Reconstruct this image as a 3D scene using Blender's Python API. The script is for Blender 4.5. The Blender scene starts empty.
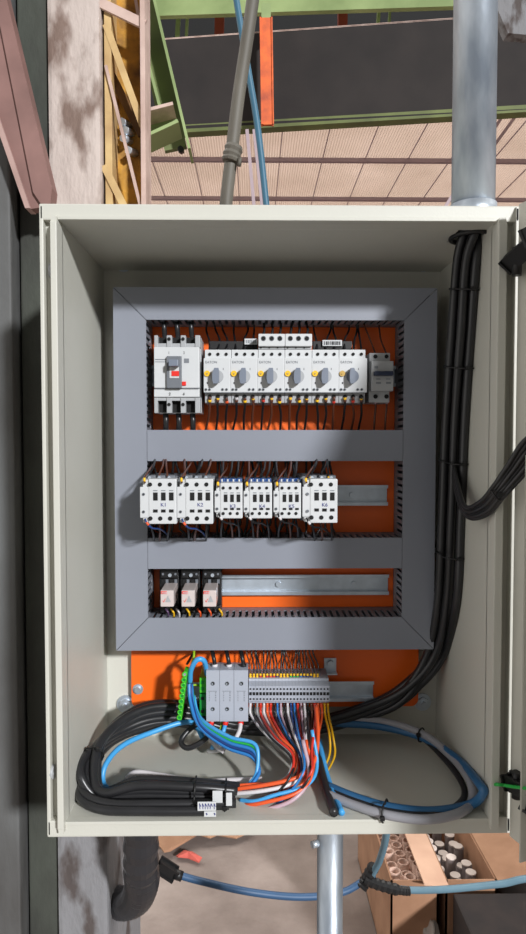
import bpy, bmesh, math, random
from mathutils import Vector, Matrix
random.seed(7)
C = bpy.context.scene
COL = C.collection
PI = math.pi
F = 674.0
CAM = Vector((0, -.853, 1.5))
ROT = Matrix.Rotation(math.radians(-.85), 3, 'Z') @ Matrix.Rotation(math.radians(90-2.3), 3, 'X')

def P(px, py, Y):
    """where the sight line of a photograph pixel meets the upright plane at depth Y"""
    d = ROT @ Vector(((px-263)/F, (467-py)/F, -1))
    return CAM + d*((Y-CAM.y)/d.y)
def R(x0, y0, x1, y1, Y):
    xm, ym = (x0+x1)/2, (y0+y1)/2
    return P(x0, ym, Y).x, P(x1, ym, Y).x, P(xm, y1, Y).z, P(xm, y0, Y).z   # X0,X1,Z0,Z1
def Pin(px, py, Y, r):
    # slide along the sight line until the point clears the enclosure's floor, back and sides
    for k in range(80):
        p = P(px, py, Y)
        if p.z >= IB+r and IL+r <= p.x <= IR-r and Y <= YB-r: break
        Y -= .003
    p.z = max(p.z, IB+r); p.x = max(IL+r, min(IR-r, p.x)); return p
def S(Y): return (Y-CAM.y)/F       # metres per pixel at depth Y

# ------------------------------------------------------------------ materials
MATS = {}
def mat(name, col, rough=.5, metal=0, var=.0, scale=20, bump=0, bscale=None, col2=None, trans=0, spec=.5, alpha=1, detail=4, stretch=None, lo=.35, hi=.65):
    if name in MATS: return MATS[name]
    m = bpy.data.materials.new(name); m.use_nodes = True
    nt = m.node_tree; b = nt.nodes['Principled BSDF']
    b.inputs['Roughness'].default_value = rough; b.inputs['Metallic'].default_value = metal
    b.inputs['Specular IOR Level'].default_value = spec
    if trans: b.inputs['Transmission Weight'].default_value = trans
    if alpha < 1: b.inputs['Alpha'].default_value = alpha
    lin = lambda c: tuple(((v/255)/12.92 if v/255 <= .04045 else (((v/255)+.055)/1.055)**2.4) for v in c)+(1,)
    c1 = lin(col)
    tc = nt.nodes.new('ShaderNodeTexCoord'); mp = nt.nodes.new('ShaderNodeMapping')
    nt.links.new(tc.outputs['Object'], mp.inputs['Vector'])
    if stretch: mp.inputs['Scale'].default_value = stretch
    n = nt.nodes.new('ShaderNodeTexNoise'); n.inputs['Scale'].default_value = scale; n.inputs['Detail'].default_value = detail
    nt.links.new(mp.outputs['Vector'], n.inputs['Vector'])
    r = nt.nodes.new('ShaderNodeValToRGB'); nt.links.new(n.outputs['Fac'], r.inputs['Fac'])
    c2 = lin(col2) if col2 else tuple(v*(1-(var or .06)) for v in c1[:3])+(1,)
    r.color_ramp.elements[0].position = lo; r.color_ramp.elements[1].position = hi
    r.color_ramp.elements[0].color = c2; r.color_ramp.elements[1].color = c1
    nt.links.new(r.outputs['Color'], b.inputs['Base Color'])
    if bump:
        bn = nt.nodes.new('ShaderNodeTexNoise'); bn.inputs['Scale'].default_value = bscale or scale*2; bn.inputs['Detail'].default_value = 6
        nt.links.new(mp.outputs['Vector'], bn.inputs['Vector'])
        bb = nt.nodes.new('ShaderNodeBump'); bb.inputs['Strength'].default_value = bump; bb.inputs['Distance'].default_value = .01
        nt.links.new(bn.outputs['Fac'], bb.inputs['Height']); nt.links.new(bb.outputs['Normal'], b.inputs['Normal'])
    MATS[name] = m; return m

PAINT = mat('enclosure_paint', (198,197,187), .45, var=.03, scale=8, bump=.03, bscale=300)
DUCT = mat('duct_grey', (134,138,148), .42, var=.03, scale=10)
DUCTD = mat('duct_body_grey', (124,127,135), .5, var=.03, scale=10)
ORANGE = mat('orange_plate', (250,108,28), .38, var=.08, scale=3)
BLACK = mat('black_plastic', (20,20,21), .45, var=.2)
VOID = mat('dark_cavity', (9,9,9), .8)
CABLE = mat('black_cable', (40,40,42), .34, var=.2, scale=30)
WHITE = mat('white_plastic', (202,204,205), .4, var=.03)
LGREY = mat('light_grey_plastic', (166,168,170), .45, var=.04)
MGREY = mat('mid_grey_plastic', (108,112,118), .45, var=.04)
TGREY = mat('terminal_grey', (168,173,184), .45, var=.04)
KNOB = mat('knob_grey', (116,124,138), .4, var=.04)
YEL = mat('yellow_plastic', (250,196,30), .4)
RED = mat('red_plastic', (226,44,34), .4)
NAVY = mat('navy_plastic', (28,40,66), .4)
INK = mat('blue_ink', (40,46,120), .6)
INKG = mat('grey_ink', (120,124,130), .6)
INKD = mat('dark_ink', (40,42,46), .6)
SUPB = mat('blue_suppressor', (28,70,130), .35)
GREEN = mat('green_terminal', (70,190,40), .35)
GREEN2 = mat('deep_green_terminal', (18,140,50), .35)
STEEL = mat('zinc_steel', (214,224,234), .38, metal=.75, var=.12, scale=60, stretch=(1,1,1))
GALV = mat('galvanized_steel', (196,204,212), .42, metal=.55, col2=(140,150,162), scale=14, stretch=(1.6,1.6,.5), bump=.05, bscale=80)
CLEAR = mat('milky_relay_cover', (204,192,188), .25, var=.03)
W = {}
for k, c in dict(white=(208,204,206), red=(204,52,38), orange=(226,90,44), blue=(44,120,190), lightblue=(70,160,220), black=(24,24,26), grey=(150,152,156),
                 yellow=(236,184,30), purple=(92,70,100), brown=(92,52,36), green=(40,170,70), pink=(186,160,170), darkblue=(30,60,120)).items():
    W[k] = mat('wire_'+k, c, .35, var=.03)
CGREY = mat('grey_cable', (150,150,156), .5, var=.06)
CBLUE = mat('blue_cable', (44,98,142), .4, var=.06)
YELG = mat('yellow_green_wire', (150,190,40), .35)

# ------------------------------------------------------------------ mesh builder
class MB:
    def __init__(s): s.bm = bmesh.new(); s.mats = []
    def mi(s, m):
        if m not in s.mats: s.mats.append(m)
        return s.mats.index(m)
    def _set(s, faces, m, smooth=False):
        i = s.mi(m)
        for f in faces: f.material_index = i; f.smooth = smooth
    def merge(s, b2, m, smooth=False):
        me = bpy.data.meshes.new('t'); b2.to_mesh(me); b2.free()
        n = len(s.bm.faces); s.bm.from_mesh(me); bpy.data.meshes.remove(me)
        s.bm.faces.ensure_lookup_table(); s._set(s.bm.faces[n:], m, smooth)
    def box(s, x0, x1, y0, y1, z0, z1, m, bev=0):
        b = bmesh.new(); bmesh.ops.create_cube(b, size=1)
        for v in b.verts:
            v.co = Vector(((x0+x1)/2+v.co.x*(x1-x0), (y0+y1)/2+v.co.y*(y1-y0), (z0+z1)/2+v.co.z*(z1-z0)))
        if bev: bmesh.ops.bevel(b, geom=list(b.edges), offset=bev, segments=2, affect='EDGES', profile=.6)
        s.merge(b, m); return s
    def pbox(s, x0, y0, x1, y1, Yf, Yb, m, bev=0, Yr=None):
        X0, X1, Z0, Z1 = R(x0, y0, x1, y1, Yf if Yr is None else Yr)
        return s.box(X0, X1, Yf, Yb, Z0, Z1, m, bev)
    def cyl(s, c, axis, r, h, m, n=20, r2=None, smooth=True):
        """cylinder centred at c along axis"""
        b = bmesh.new(); bmesh.ops.create_cone(b, cap_ends=True, segments=n, radius1=r, radius2=r if r2 is None else r2, depth=h)
        q = Vector(axis).normalized().to_track_quat('Z', 'Y')
        for v in b.verts: v.co = q @ v.co + Vector(c)
        me0 = len(s.bm.faces); s.merge(b, m, smooth)
        s.bm.faces.ensure_lookup_table()
        for f in s.bm.faces[me0:]:
            if len(f.verts) > 4: f.smooth = False
        return s
    def pdisc(s, px, py, Y, rpx, m, h=.0006, n=14):
        p = P(px, py, Y); return s.cyl((p.x, Y, p.z), (0,1,0), rpx*S(Y), h*2, m, n)
    def prism(s, poly, y0, y1, m, plane='xz'):
        """poly in plane, extruded on the third axis"""
        f3 = {'xz': lambda a, b, c: (a, c, b), 'yz': lambda a, b, c: (c, a, b), 'xy': lambda a, b, c: (a, b, c)}[plane]
        b = bmesh.new()
        A = [b.verts.new(f3(p[0], p[1], y0)) for p in poly]; B = [b.verts.new(f3(p[0], p[1], y1)) for p in poly]
        b.faces.new(A); b.faces.new(B[::-1]); k = len(poly)
        for i in range(k): b.faces.new((A[i], B[i], B[(i+1)%k], A[(i+1)%k]))
        bmesh.ops.recalc_face_normals(b, faces=b.faces); s.merge(b, m); return s
    def bar(s, p, q, w, d, m, up=(0,1,0), bev=0):
        """box beam from p to q, w wide across, d deep along up"""
        p, q = Vector(p), Vector(q); ax = (q-p).normalized(); u = Vector(up); sd = ax.cross(u).normalized(); u = sd.cross(ax).normalized()
        b = bmesh.new(); bmesh.ops.create_cube(b, size=1); L = (q-p).length; c = (p+q)/2
        for v in b.verts: v.co = c + ax*v.co.z*L + sd*v.co.x*w + u*v.co.y*d
        if bev: bmesh.ops.bevel(b, geom=list(b.edges), offset=bev, segments=2, affect='EDGES')
        bmesh.ops.recalc_face_normals(b, faces=b.faces); s.merge(b, m); return s
    def tube(s, pts, r, m, n=8, sub=8, ridge=0):
        path = spline([Vector(p) for p in pts], sub)
        b = bmesh.new(); rings = []; t = (path[1]-path[0]).normalized()
        u = t.orthogonal().normalized()
        for i, p in enumerate(path):
            t = (path[min(i+1, len(path)-1)]-path[max(i-1, 0)]).normalized()
            u = (u - t*u.dot(t)).normalized(); v = t.cross(u)
            rr = r*(1+(ridge if i%2 else 0))
            rings.append([b.verts.new(p+(u*math.cos(2*PI*k/n)+v*math.sin(2*PI*k/n))*rr) for k in range(n)])
        for a, c in zip(rings, rings[1:]):
            for k in range(n): b.faces.new((a[k], a[(k+1)%n], c[(k+1)%n], c[k]))
        b.faces.new(rings[0][::-1]); b.faces.new(rings[-1])
        s.merge(b, m, not ridge); return s
    def ring(s, c, axis, R_, r, m, n=20, k=8, sx=1, sy=1):
        """torus"""
        q = Vector(axis).normalized().to_track_quat('Z', 'Y'); b = bmesh.new(); rr = []
        for i in range(n):
            a = 2*PI*i/n; rr.append([b.verts.new(q @ Vector(((R_+r*math.cos(2*PI*j/k))*math.cos(a)*sx, (R_+r*math.cos(2*PI*j/k))*math.sin(a)*sy, r*math.sin(2*PI*j/k))) + Vector(c)) for j in range(k)])
        for i in range(n):
            for j in range(k): b.faces.new((rr[i][j], rr[(i+1)%n][j], rr[(i+1)%n][(j+1)%k], rr[i][(j+1)%k]))
        s.merge(b, m, True); return s
    def text(s, t, px, py, Y, hpx, m, depth=.0003):
        """lettering facing the front; px,py is its lower left, hpx the cap height"""
        cu = bpy.data.curves.new('t', 'FONT'); cu.body = t; cu.size = hpx*S(Y)/.69; cu.extrude = depth
        o = bpy.data.objects.new('t', cu); COL.objects.link(o)
        dg = bpy.context.evaluated_depsgraph_get(); me = bpy.data.meshes.new_from_object(o.evaluated_get(dg))
        p = P(px, py, Y); n = len(s.bm.faces)
        me.transform(Matrix.Translation((p.x, Y, p.z)) @ Matrix.Rotation(PI/2, 4, 'X'))
        s.bm.from_mesh(me); s.bm.faces.ensure_lookup_table(); s._set(s.bm.faces[n:], m)
        bpy.data.objects.remove(o); bpy.data.curves.remove(cu); bpy.data.meshes.remove(me); return s
    def build(s, name, parent=None, label=None, cat=None, group=None, kind=None):
        me = bpy.data.meshes.new(name)
        off = Vector((0,0,0))
        if parent:
            r = parent
            while r.parent: r = r.parent
            off = r.location.copy()
        else:
            vs = [v.co for v in s.bm.verts]
            off = Vector(((min(v.x for v in vs)+max(v.x for v in vs))/2, (min(v.y for v in vs)+max(v.y for v in vs))/2, min(v.z for v in vs)))
        bmesh.ops.translate(s.bm, verts=s.bm.verts, vec=-off)
        s.bm.to_mesh(me); s.bm.free()
        for m in s.mats: me.materials.append(m)
        o = bpy.data.objects.new(name, me); COL.objects.link(o)
        if parent: o.parent = parent
        else: o.location = off
        tag(o, label, cat, group, kind); return o

def spline(p, sub):
    if len(p) == 2: return [p[0].lerp(p[1], i/2) for i in range(3)]
    q = [p[0]*2-p[1]]+p+[p[-1]*2-p[-2]]; out = []
    for i in range(1, len(q)-2):
        a, b, c, d = q[i-1:i+3]
        for k in range(sub):
            t = k/sub
            out.append(.5*((2*b)+(c-a)*t+(2*a-5*b+4*c-d)*t*t+(3*b-a-3*c+d)*t**3))
    out.append(p[-1]); return out
def tag(o, label=None, cat=None, group=None, kind=None):
    for k, v in (('label', label), ('category', cat), ('group', group), ('kind', kind)):
        if v: o[k] = v
def thing(name, loc, label, cat, group=None):
    o = bpy.data.objects.new(name, None); COL.objects.link(o); o.location = loc; o.empty_display_size = .01
    tag(o, label, cat, group); return o
def cable(name, pts, r, m, label, cat='cable', group=None, n=8, sub=8, ferrule=None, jit=0, inside=False, fr=1.3):
    """pts are (px, py, depth); one swept tube, optional coloured sleeve at its first end"""
    w = [Pin(*p, r) if inside else P(*p) for p in pts]
    if jit: w = [w[0]]+[p+Vector((random.uniform(-jit, jit), random.uniform(-jit, jit), random.uniform(-jit, jit))) for p in w[1:-1]]+[w[-1]]
    if not ferrule:
        return MB().tube(w, r, m, n, sub).build(name, None, label, cat, group)
    t = thing(name, w[0], label, cat, group)
    MB().tube(w, r, m, n, sub).build('insulation', t)
    path = spline(w, 8)
    a, b = ferrule[1], ferrule[2]
    L = [0]
    for i in range(1, len(path)): L.append(L[-1]+(path[i]-path[i-1]).length)
    def at(s_):
        for i in range(1, len(path)):
            if L[i] >= s_: return path[i-1].lerp(path[i], (s_-L[i-1])/max(1e-9, L[i]-L[i-1]))
        return path[-1]
    MB().tube([at(a), at((a+b)/2), at(b)], r*fr, ferrule[0], n, 2).build('ferrule', t)
    if len(ferrule) > 3:
        MB().tube([at(b+.0003), at(b+.002), at(b+.0035)], r*1.45, ferrule[3], n, 2).build('marker_sleeve', t)
    return t
ORD = ['first','second','third','fourth','fifth','sixth','seventh','eighth','ninth','tenth','eleventh','twelfth','thirteenth','fourteenth','fifteenth','sixteenth','seventeenth','eighteenth','nineteenth','twentieth','twenty-first','twenty-second','twenty-third','twenty-fourth','twenty-fifth','twenty-sixth']

# ------------------------------------------------------------------ enclosure
XL, XR = P(43, 520, 0).x, P(515.5, 520, 0).x
ZT, ZB = P(278, 204.5, 0).z, P(278, 835.5, 0).z
IL, IR = P(60, 520, -.012).x, P(495, 520, -.012).x
IT, IB = P(278, 221, 0).z, P(278, 819, 0).z
YB = .25
enc = thing('electrical_enclosure', ((XL+XR)/2, .12, ZB), 'light grey steel wall enclosure standing open, holding the wiring', 'electrical enclosure')
b = MB()
g = .012
HX, HY, HR = .296, .062, .0275      # cable entry in the roof
b.box(XL, IL, g, YB+.004, ZB+.001, ZT-.001, PAINT, .001)
b.box(IR, XR, g, YB+.004, ZB+.001, ZT-.001, PAINT, .001)
b.box(XL, P(47, 520, 0).x, 0, g+.002, ZB+.002, ZT-.002, PAINT, .0015)
b.box(P(511, 520, 0).x, XR, 0, g+.002, ZB+.002, ZT-.002, PAINT, .0015)
b.box(XL, XR, 0, YB+.004, ZB, IB, PAINT, .002)
# roof plate: front, back and side pieces left around the cable entry
b.box(XL, XR, 0, HY-HR, IT, ZT, PAINT, .002)
b.box(XL, XR, HY+HR, YB+.004, IT, ZT, PAINT, .001)
b.box(XL, HX-HR, HY-HR-.002, HY+HR+.002, IT, ZT, PAINT, .001)
b.box(HX+HR, XR, HY-HR-.002, HY+HR+.002, IT, ZT, PAINT, .001)
b.box(XL+.002, XR-.002, YB, YB+.006, ZB+.002, ZT-.002, PAINT)
body = b.build('body', enc)
b = MB()
l0 = P(53.5, 520, -.012).x; l1 = P(503.5, 520, -.012).x
zt_, zb_ = ZT-.017, ZB+.009
def lip(xa, xb, ya=-.012, yb=g+.004):
    b.box(xa, xb, ya, yb, zb_+.008, zt_-.008, PAINT, .0012)
    for z, s in ((zt_-.009, 1), (zb_+.009, -1)):
        b.prism([(xa, z), (xb, z), (xb - (xb-xa)*.15, z+s*.008), (xa+(xb-xa)*.15, z+s*.008)], ya+.002, yb, PAINT)
lip(l0, IL); lip(IR, l1)
b.box(IL-.001, IR+.001, -.004, .01, IT-.0005, IT+.004, PAINT, .0008)
b.box(IL-.001, IR+.001, -.004, .01, IB-.004, IB+.0005, PAINT, .0008)
b.build('sealing_lip', enc)
# clips seen in the left gutter
for py in (269, 775):
    p = P(48, py, 0); MB().cyl((p.x+.003, .009, p.z), (1,0,0), .009, .006, LGREY).cyl((p.x+.003, .006, p.z), (0,1,0), .0035, .006, LGREY).build('gutter_bolt', enc, 'round painted bolt head in the left gutter')
# mounting studs on back wall
for px, py in ((125,705), (423,703), (123,262), (424,262)):
    p = P(px, py, YB-.006)
    MB().cyl((p.x, YB-.004, p.z), (0,1,0), .010, .008, STEEL, 6).cyl((p.x, YB-.0015, p.z), (0,1,0), .0145, .003, STEEL).cyl((p.x, YB-.010, p.z), (0,1,0), .004, .012, STEEL).build('mounting_bolt', enc)
# grommet in the roof
MB().ring((HX, HY, IT-.001), (0,0,1), HR+.001, .0035, BLACK, 28, 8).build('grommet', enc, 'black rubber cable grommet in the roof')
# the door, swung open past a right angle on the right
ang = math.radians(20)
hp = Vector((P(519, 520, -.05).x, -.05, 0)); hx = hp.x+.030
d1 = Vector((hx, -.05, 0)); dd = Vector((math.sin(ang), -math.cos(ang), 0)); nn = Vector((-math.cos(ang), -math.sin(ang), 0))
b = MB()
DW = .59
def dslab(s0, s1, t0, t1, z0, z1, m, bev=0):
    a = d1+dd*s0+nn*((t0+t1)/2); c = d1+dd*s1+nn*((t0+t1)/2)
    zc = (z0+z1)/2
    b.bar((a.x, a.y, zc), (c.x, c.y, zc), z1-z0, abs(t1-t0), m, up=nn, bev=bev)
dslab(-.048, DW, 0, .002, ZB, ZT, PAINT)
dslab(0, .002, 0, .030, ZB, ZT, PAINT, .0008)
dslab(DW-.002, DW, 0, .022, ZB, ZT, PAINT)
dslab(0, DW, 0, .020, ZT-.002, ZT, PAINT)
dslab(0, DW, 0, .020, ZB, ZB+.002, PAINT)
dr = b.build('door', enc, 'light grey enclosure door swung open to the right')
b = MB()
dslab(.03, .034, .002, .014, ZB+.03, ZT-.03, PAINT); dslab(DW-.04, DW-.036, .002, .014, ZB+.03, ZT-.03, PAINT)
b.build('door_stiffener', dr)
# hinges (black, moulded)
for py, up in ((254, 1), (784, -1)):
    b = MB()
    q = P(513, py+8*(up>0), -.02); q2 = P(528, py-7*up, -.045); q0 = P(506, py+8*(up>0), -.006)
    b.bar((q0.x, -.006, q0.z), (q.x+.002, -.012, q.z), .012, .010, BLACK, bev=.002)
    b.bar((q.x-.003, -.014, q.z-.001*up), (q2.x, -.05, q2.z), .015, .012, BLACK, bev=.003)
    b.bar((q2.x-.006, -.052, q2.z+.008*up), (q2.x+.012, -.066, q2.z+.016*up), .016, .014, BLACK, bev=.003)
    b.cyl((q.x+.004, -.022, q.z), (0,0,1), .006, .034, BLACK)
    b.build('hinge', enc, 'black moulded %s hinge' % ('upper' if up > 0 else 'lower'))

# ------------------------------------------------------------------ mounting plate
YP = .235
X0, X1, Z0, Z1 = R(130, 298, 420, 707, YP)
mp = thing('mounting_plate', ((X0+X1)/2, YP, Z0), 'orange painted steel mounting plate behind all the devices', 'mounting plate')
b = MB(); r = .012; poly = []
for cx, cz, a0 in ((X1-r, Z1-r, 0), (X0+r, Z1-r, 90), (X0+r, Z0+r, 180), (X1-r, Z0+r, 270)):
    for k in range(6):
        a = math.radians(a0+18*k); poly.append((cx+r*math.cos(a), cz+r*math.sin(a)))
b.prism(poly, YP, YP+.003, ORANGE).build('plate', mp)
for px, py in ((138, 689), (412, 689), (138, 308), (412, 308)):
    p = P(px, py, YP)
    MB().cyl((p.x, YP-.0005, p.z), (0,1,0), .0085, .0024, STEEL).cyl((p.x, YP-.004, p.z), (0,1,0), .0052, .006, STEEL, 6).cyl((p.x, YP+.006, p.z), (0,1,0), .004, .018, STEEL).build('fixing_bolt', mp)
p = P(330, 663, YP)
t = thing('angle_bracket', (p.x, YP, p.z-.01), 'small zinc angle bracket with bolt beside the terminal strip wires', 'bracket')
MB().box(p.x-.010, p.x+.010, YP-.003, YP, p.z-.014, p.z+.009, STEEL, .0005).box(p.x-.010, p.x+.010, YP-.018, YP-.001, p.z-.014, p.z-.0115, STEEL, .0005).build('angle', t)
MB().cyl((p.x, YP-.006, p.z+.001), (0,1,0), .0055, .006, STEEL, 6).build('bolt', t)

# ------------------------------------------------------------------ slotted wiring ducts
YD = .170
OX0, OX1, OZ0, OZ1 = R(114.5, 287.5, 435.5, 650, YD)
NX0, NX1, NZ0, NZ1 = R(147, 320, 403, 617.5, YD)
M1 = R(147, 430, 403, 461, YD)[2:]; M2 = R(147, 538, 403, 568.5, YD)[2:]
def fingers(b, axis, a0, a1, c, up=1):
    """slotted side wall: base strip, fingers, top edge; axis x or z; c = fixed coordinate (wall spans c..c+.0018*up)"""
    pitch = .0102; n = int((a1-a0)/pitch); e = c+.0018*up; lo, hi = min(c, e), max(c, e)
    def bx(u0, u1, y0, y1):
        if axis == 'x': b.box(u0, u1, y0, y1, lo, hi, DUCTD)
        else: b.box(lo, hi, y0, y1, u0, u1, DUCTD)
    bx(a0, a1, YP-.022, YP)
    for i in range(n+1):
        u = a0+i*pitch
        bx(u, min(u+.0056, a1), YD+.004, YP-.021)
def duct(name_label, cover_poly, walls, base):
    xs = [q[0] for q in cover_poly]; zs = [q[1] for q in cover_poly]
    t = thing('wiring_duct', ((min(xs)+max(xs))/2, YP, min(zs)), name_label, 'wiring duct', 'grey slotted wiring ducts')
    MB().prism(cover_poly, YD, YD+.002, DUCT).build('cover', t)
    b = MB(); b.box(base[0], base[1], YP-.002, YP, base[2], base[3], DUCTD)
    for w in walls: fingers(b, *w)
    b.build('slotted_body', t)
e = .0006
rim = .0018
duct('left vertical slotted grey wiring duct of the frame', [(OX0, OZ0+e), (NX0, NZ0+e), (NX0, NZ1-e), (OX0, OZ1-e)],
     [('z', OZ0, OZ1, OX0, 1), ('z', NZ0, NZ1, NX0, -1)], (OX0, NX0, OZ0, OZ1))
duct('right vertical slotted grey wiring duct of the frame', [(OX1, OZ0+e), (OX1, OZ1-e), (NX1, NZ1-e), (NX1, NZ0+e)],
     [('z', OZ0, OZ1, OX1, -1), ('z', NZ0, NZ1, NX1, 1)], (NX1, OX1, OZ0, OZ1))
duct('top horizontal slotted grey wiring duct, above the breakers', [(OX0+e, OZ1), (OX1-e, OZ1), (NX1-e, NZ1), (NX0+e, NZ1)],
     [('x', OX0, OX1, OZ1, -1), ('x', NX0, NX1, NZ1, 1)], (NX0+.002, NX1-.002, NZ1, OZ1))
duct('bottom horizontal slotted grey wiring duct, above the terminals', [(OX0+e, OZ0), (NX0+e, NZ0), (NX1-e, NZ0), (OX1-e, OZ0)],
     [('x', OX0, OX1, OZ0, 1), ('x', NX0, NX1, NZ0, -1)], (NX0+.002, NX1-.002, OZ0, NZ0))
for (z0, z1), lb in ((M1, 'grey slotted wiring duct between the breakers and the contactors'), (M2, 'grey slotted wiring duct between the contactors and the relays')):
    duct(lb, [(NX0+e, z0), (NX1-e, z0), (NX1-e, z1), (NX0+e, z1)], [('x', NX0, NX1, z0, 1), ('x', NX0, NX1, z1, -1)], (NX0+.002, NX1-.002, z0, z1))

# ------------------------------------------------------------------ DIN rails
def rail(x0, x1, yc, label, screws=()):
    xa, xb = P(x0, yc, .224).x, P(x1, yc, .224).x; z = P((x0+x1)/2, yc, .224).z
    t = thing('mounting_rail', ((xa+xb)/2, YP, z-.0165), label, 'mounting rail')
    b = MB(); h = .0165; yf = YP-.011; w = .0012
    prof = [(yf, h), (yf, h-.0052), (YP-w-.0005, h-.0052), (YP-w-.0005, -h+.0052), (yf, -h+.0052), (yf, -h), (yf+w, -h), (yf+w, -h+.0052-w), (YP-.0005, -h+.0052-w), (YP-.0005, h-.0052+w), (yf+w, h-.0052+w), (yf+w, h)]
    b.prism([(a, z+c) for a, c in prof], xa, xb, STEEL, 'yz').build('rail', t)
    for s in screws:
        xs = P(s, yc, .23).x
        MB().cyl((xs, YP-.0035, z), (0,1,0), .0042, .004, STEEL).build('screw', t)
rail(220.5, 389, 585, 'long zinc mounting rail to the right of the relays', (278.5, 354))
rail(150, 388, 495.5, 'zinc mounting rail carrying the contactors, bare end on the right', (352,))
rail(150, 396, 376, 'zinc mounting rail hidden behind the breaker row')
rail(184, 374, 692, 'zinc mounting rail carrying the terminals at the bottom, bare end right')

# ------------------------------------------------------------------ moulded case breaker
Yf = .155
t = thing('moulded_case_breaker', P(177, 415, .2), 'large white three-pole breaker with grey lever, top left of the panel', 'circuit breaker')
b = MB()
b.pbox(154, 336, 200.5, 413, Yf+.018, YP-.008, LGREY, .001, Yr=Yf)
b.pbox(154, 347, 199.5, 388, Yf, Yf+.03, WHITE, .0012)
b.pbox(154, 388.5, 199.5, 397, Yf+.002, Yf+.03, WHITE, .001)
b.build('body', t)
for nm, ya, yb_ in (('upper', 335, 347), ('lower', 397.5, 413)):
    b = MB()
    for xa, xb in ((154, 157.5), (166.5, 171.5), (180.5, 185.5), (195, 200)):
        b.pbox(xa, ya, xb, yb_, Yf+.002, Yf+.045, LGREY, .0008, Yr=Yf)
    b.pbox(154, ya+8 if nm == 'upper' else ya, 200, yb_ if nm == 'upper' else ya+3, Yf+.004, Yf+.04, LGREY, Yr=Yf)
    b.pbox(156, ya+1, 198, yb_-1, Yf+.016, Yf+.04, VOID, Yr=Yf)
    for xc in (169, 183): b.pdisc(xc, ya+4 if nm == 'upper' else ya+7, Yf+.0015, 1.7, VOID)
    b.build('terminal_shroud', t)
h = MB().pbox(166.5, 356, 181.5, 388, Yf-.006, Yf+.002, MGREY, .001).pbox(169.5, 361, 179, 378, Yf-.0066, Yf-.005, WHITE).build('lever_housing', t)
MB().pbox(168.5, 359.5, 178, 366, Yf-.020, Yf-.005, KNOB, .001).build('lever', h)
MB().pbox(171.5, 371, 179, 376, Yf-.0075, Yf-.006, RED).build('indicator_window', h, 'red indicator window')
MB().pbox(182, 381.5, 186, 385.5, Yf-.002, Yf, RED, .0003).build('trip_button', t, 'small red trip button')
b = MB().pbox(155, 359, 166, 360, Yf-.0003, Yf, INKG).pbox(155, 361.5, 166, 362.2, Yf-.0003, Yf, INKG).pbox(184, 358.5, 189, 363, Yf-.0003, Yf, INKG).pbox(155, 388, 199, 388.6, Yf-.0003, Yf+.001, MGREY)
b.text('1', 168, 354, Yf, 2.5, INKD).text('3', 183, 354, Yf, 2.5, INKD).text('2', 169, 395, Yf, 2.5, INKD).text('4', 183, 395, Yf, 2.5, INKD)
b.build('printed_marks', t)
for i, x in enumerate((165, 178, 192)):
    cable('breaker_lead', [(x, 409, Yf+.03), (x+1, 420, Yf+.02), (x+1, 432, Yf+.028), (x+1, 440, .2)], .0042, CABLE,
          'thick black lead below the large breaker, %s from left' % ORD[i], 'cable', 'thick leads of the large breaker')
    cable('breaker_feed', [(x, 338, Yf+.035), (x-1, 326, Yf+.03), (x-2, 315, .2)], .0038, CABLE,
          'thick black lead above the large breaker, %s from left' % ORD[i], 'cable', 'thick feeds of the large breaker')

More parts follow.
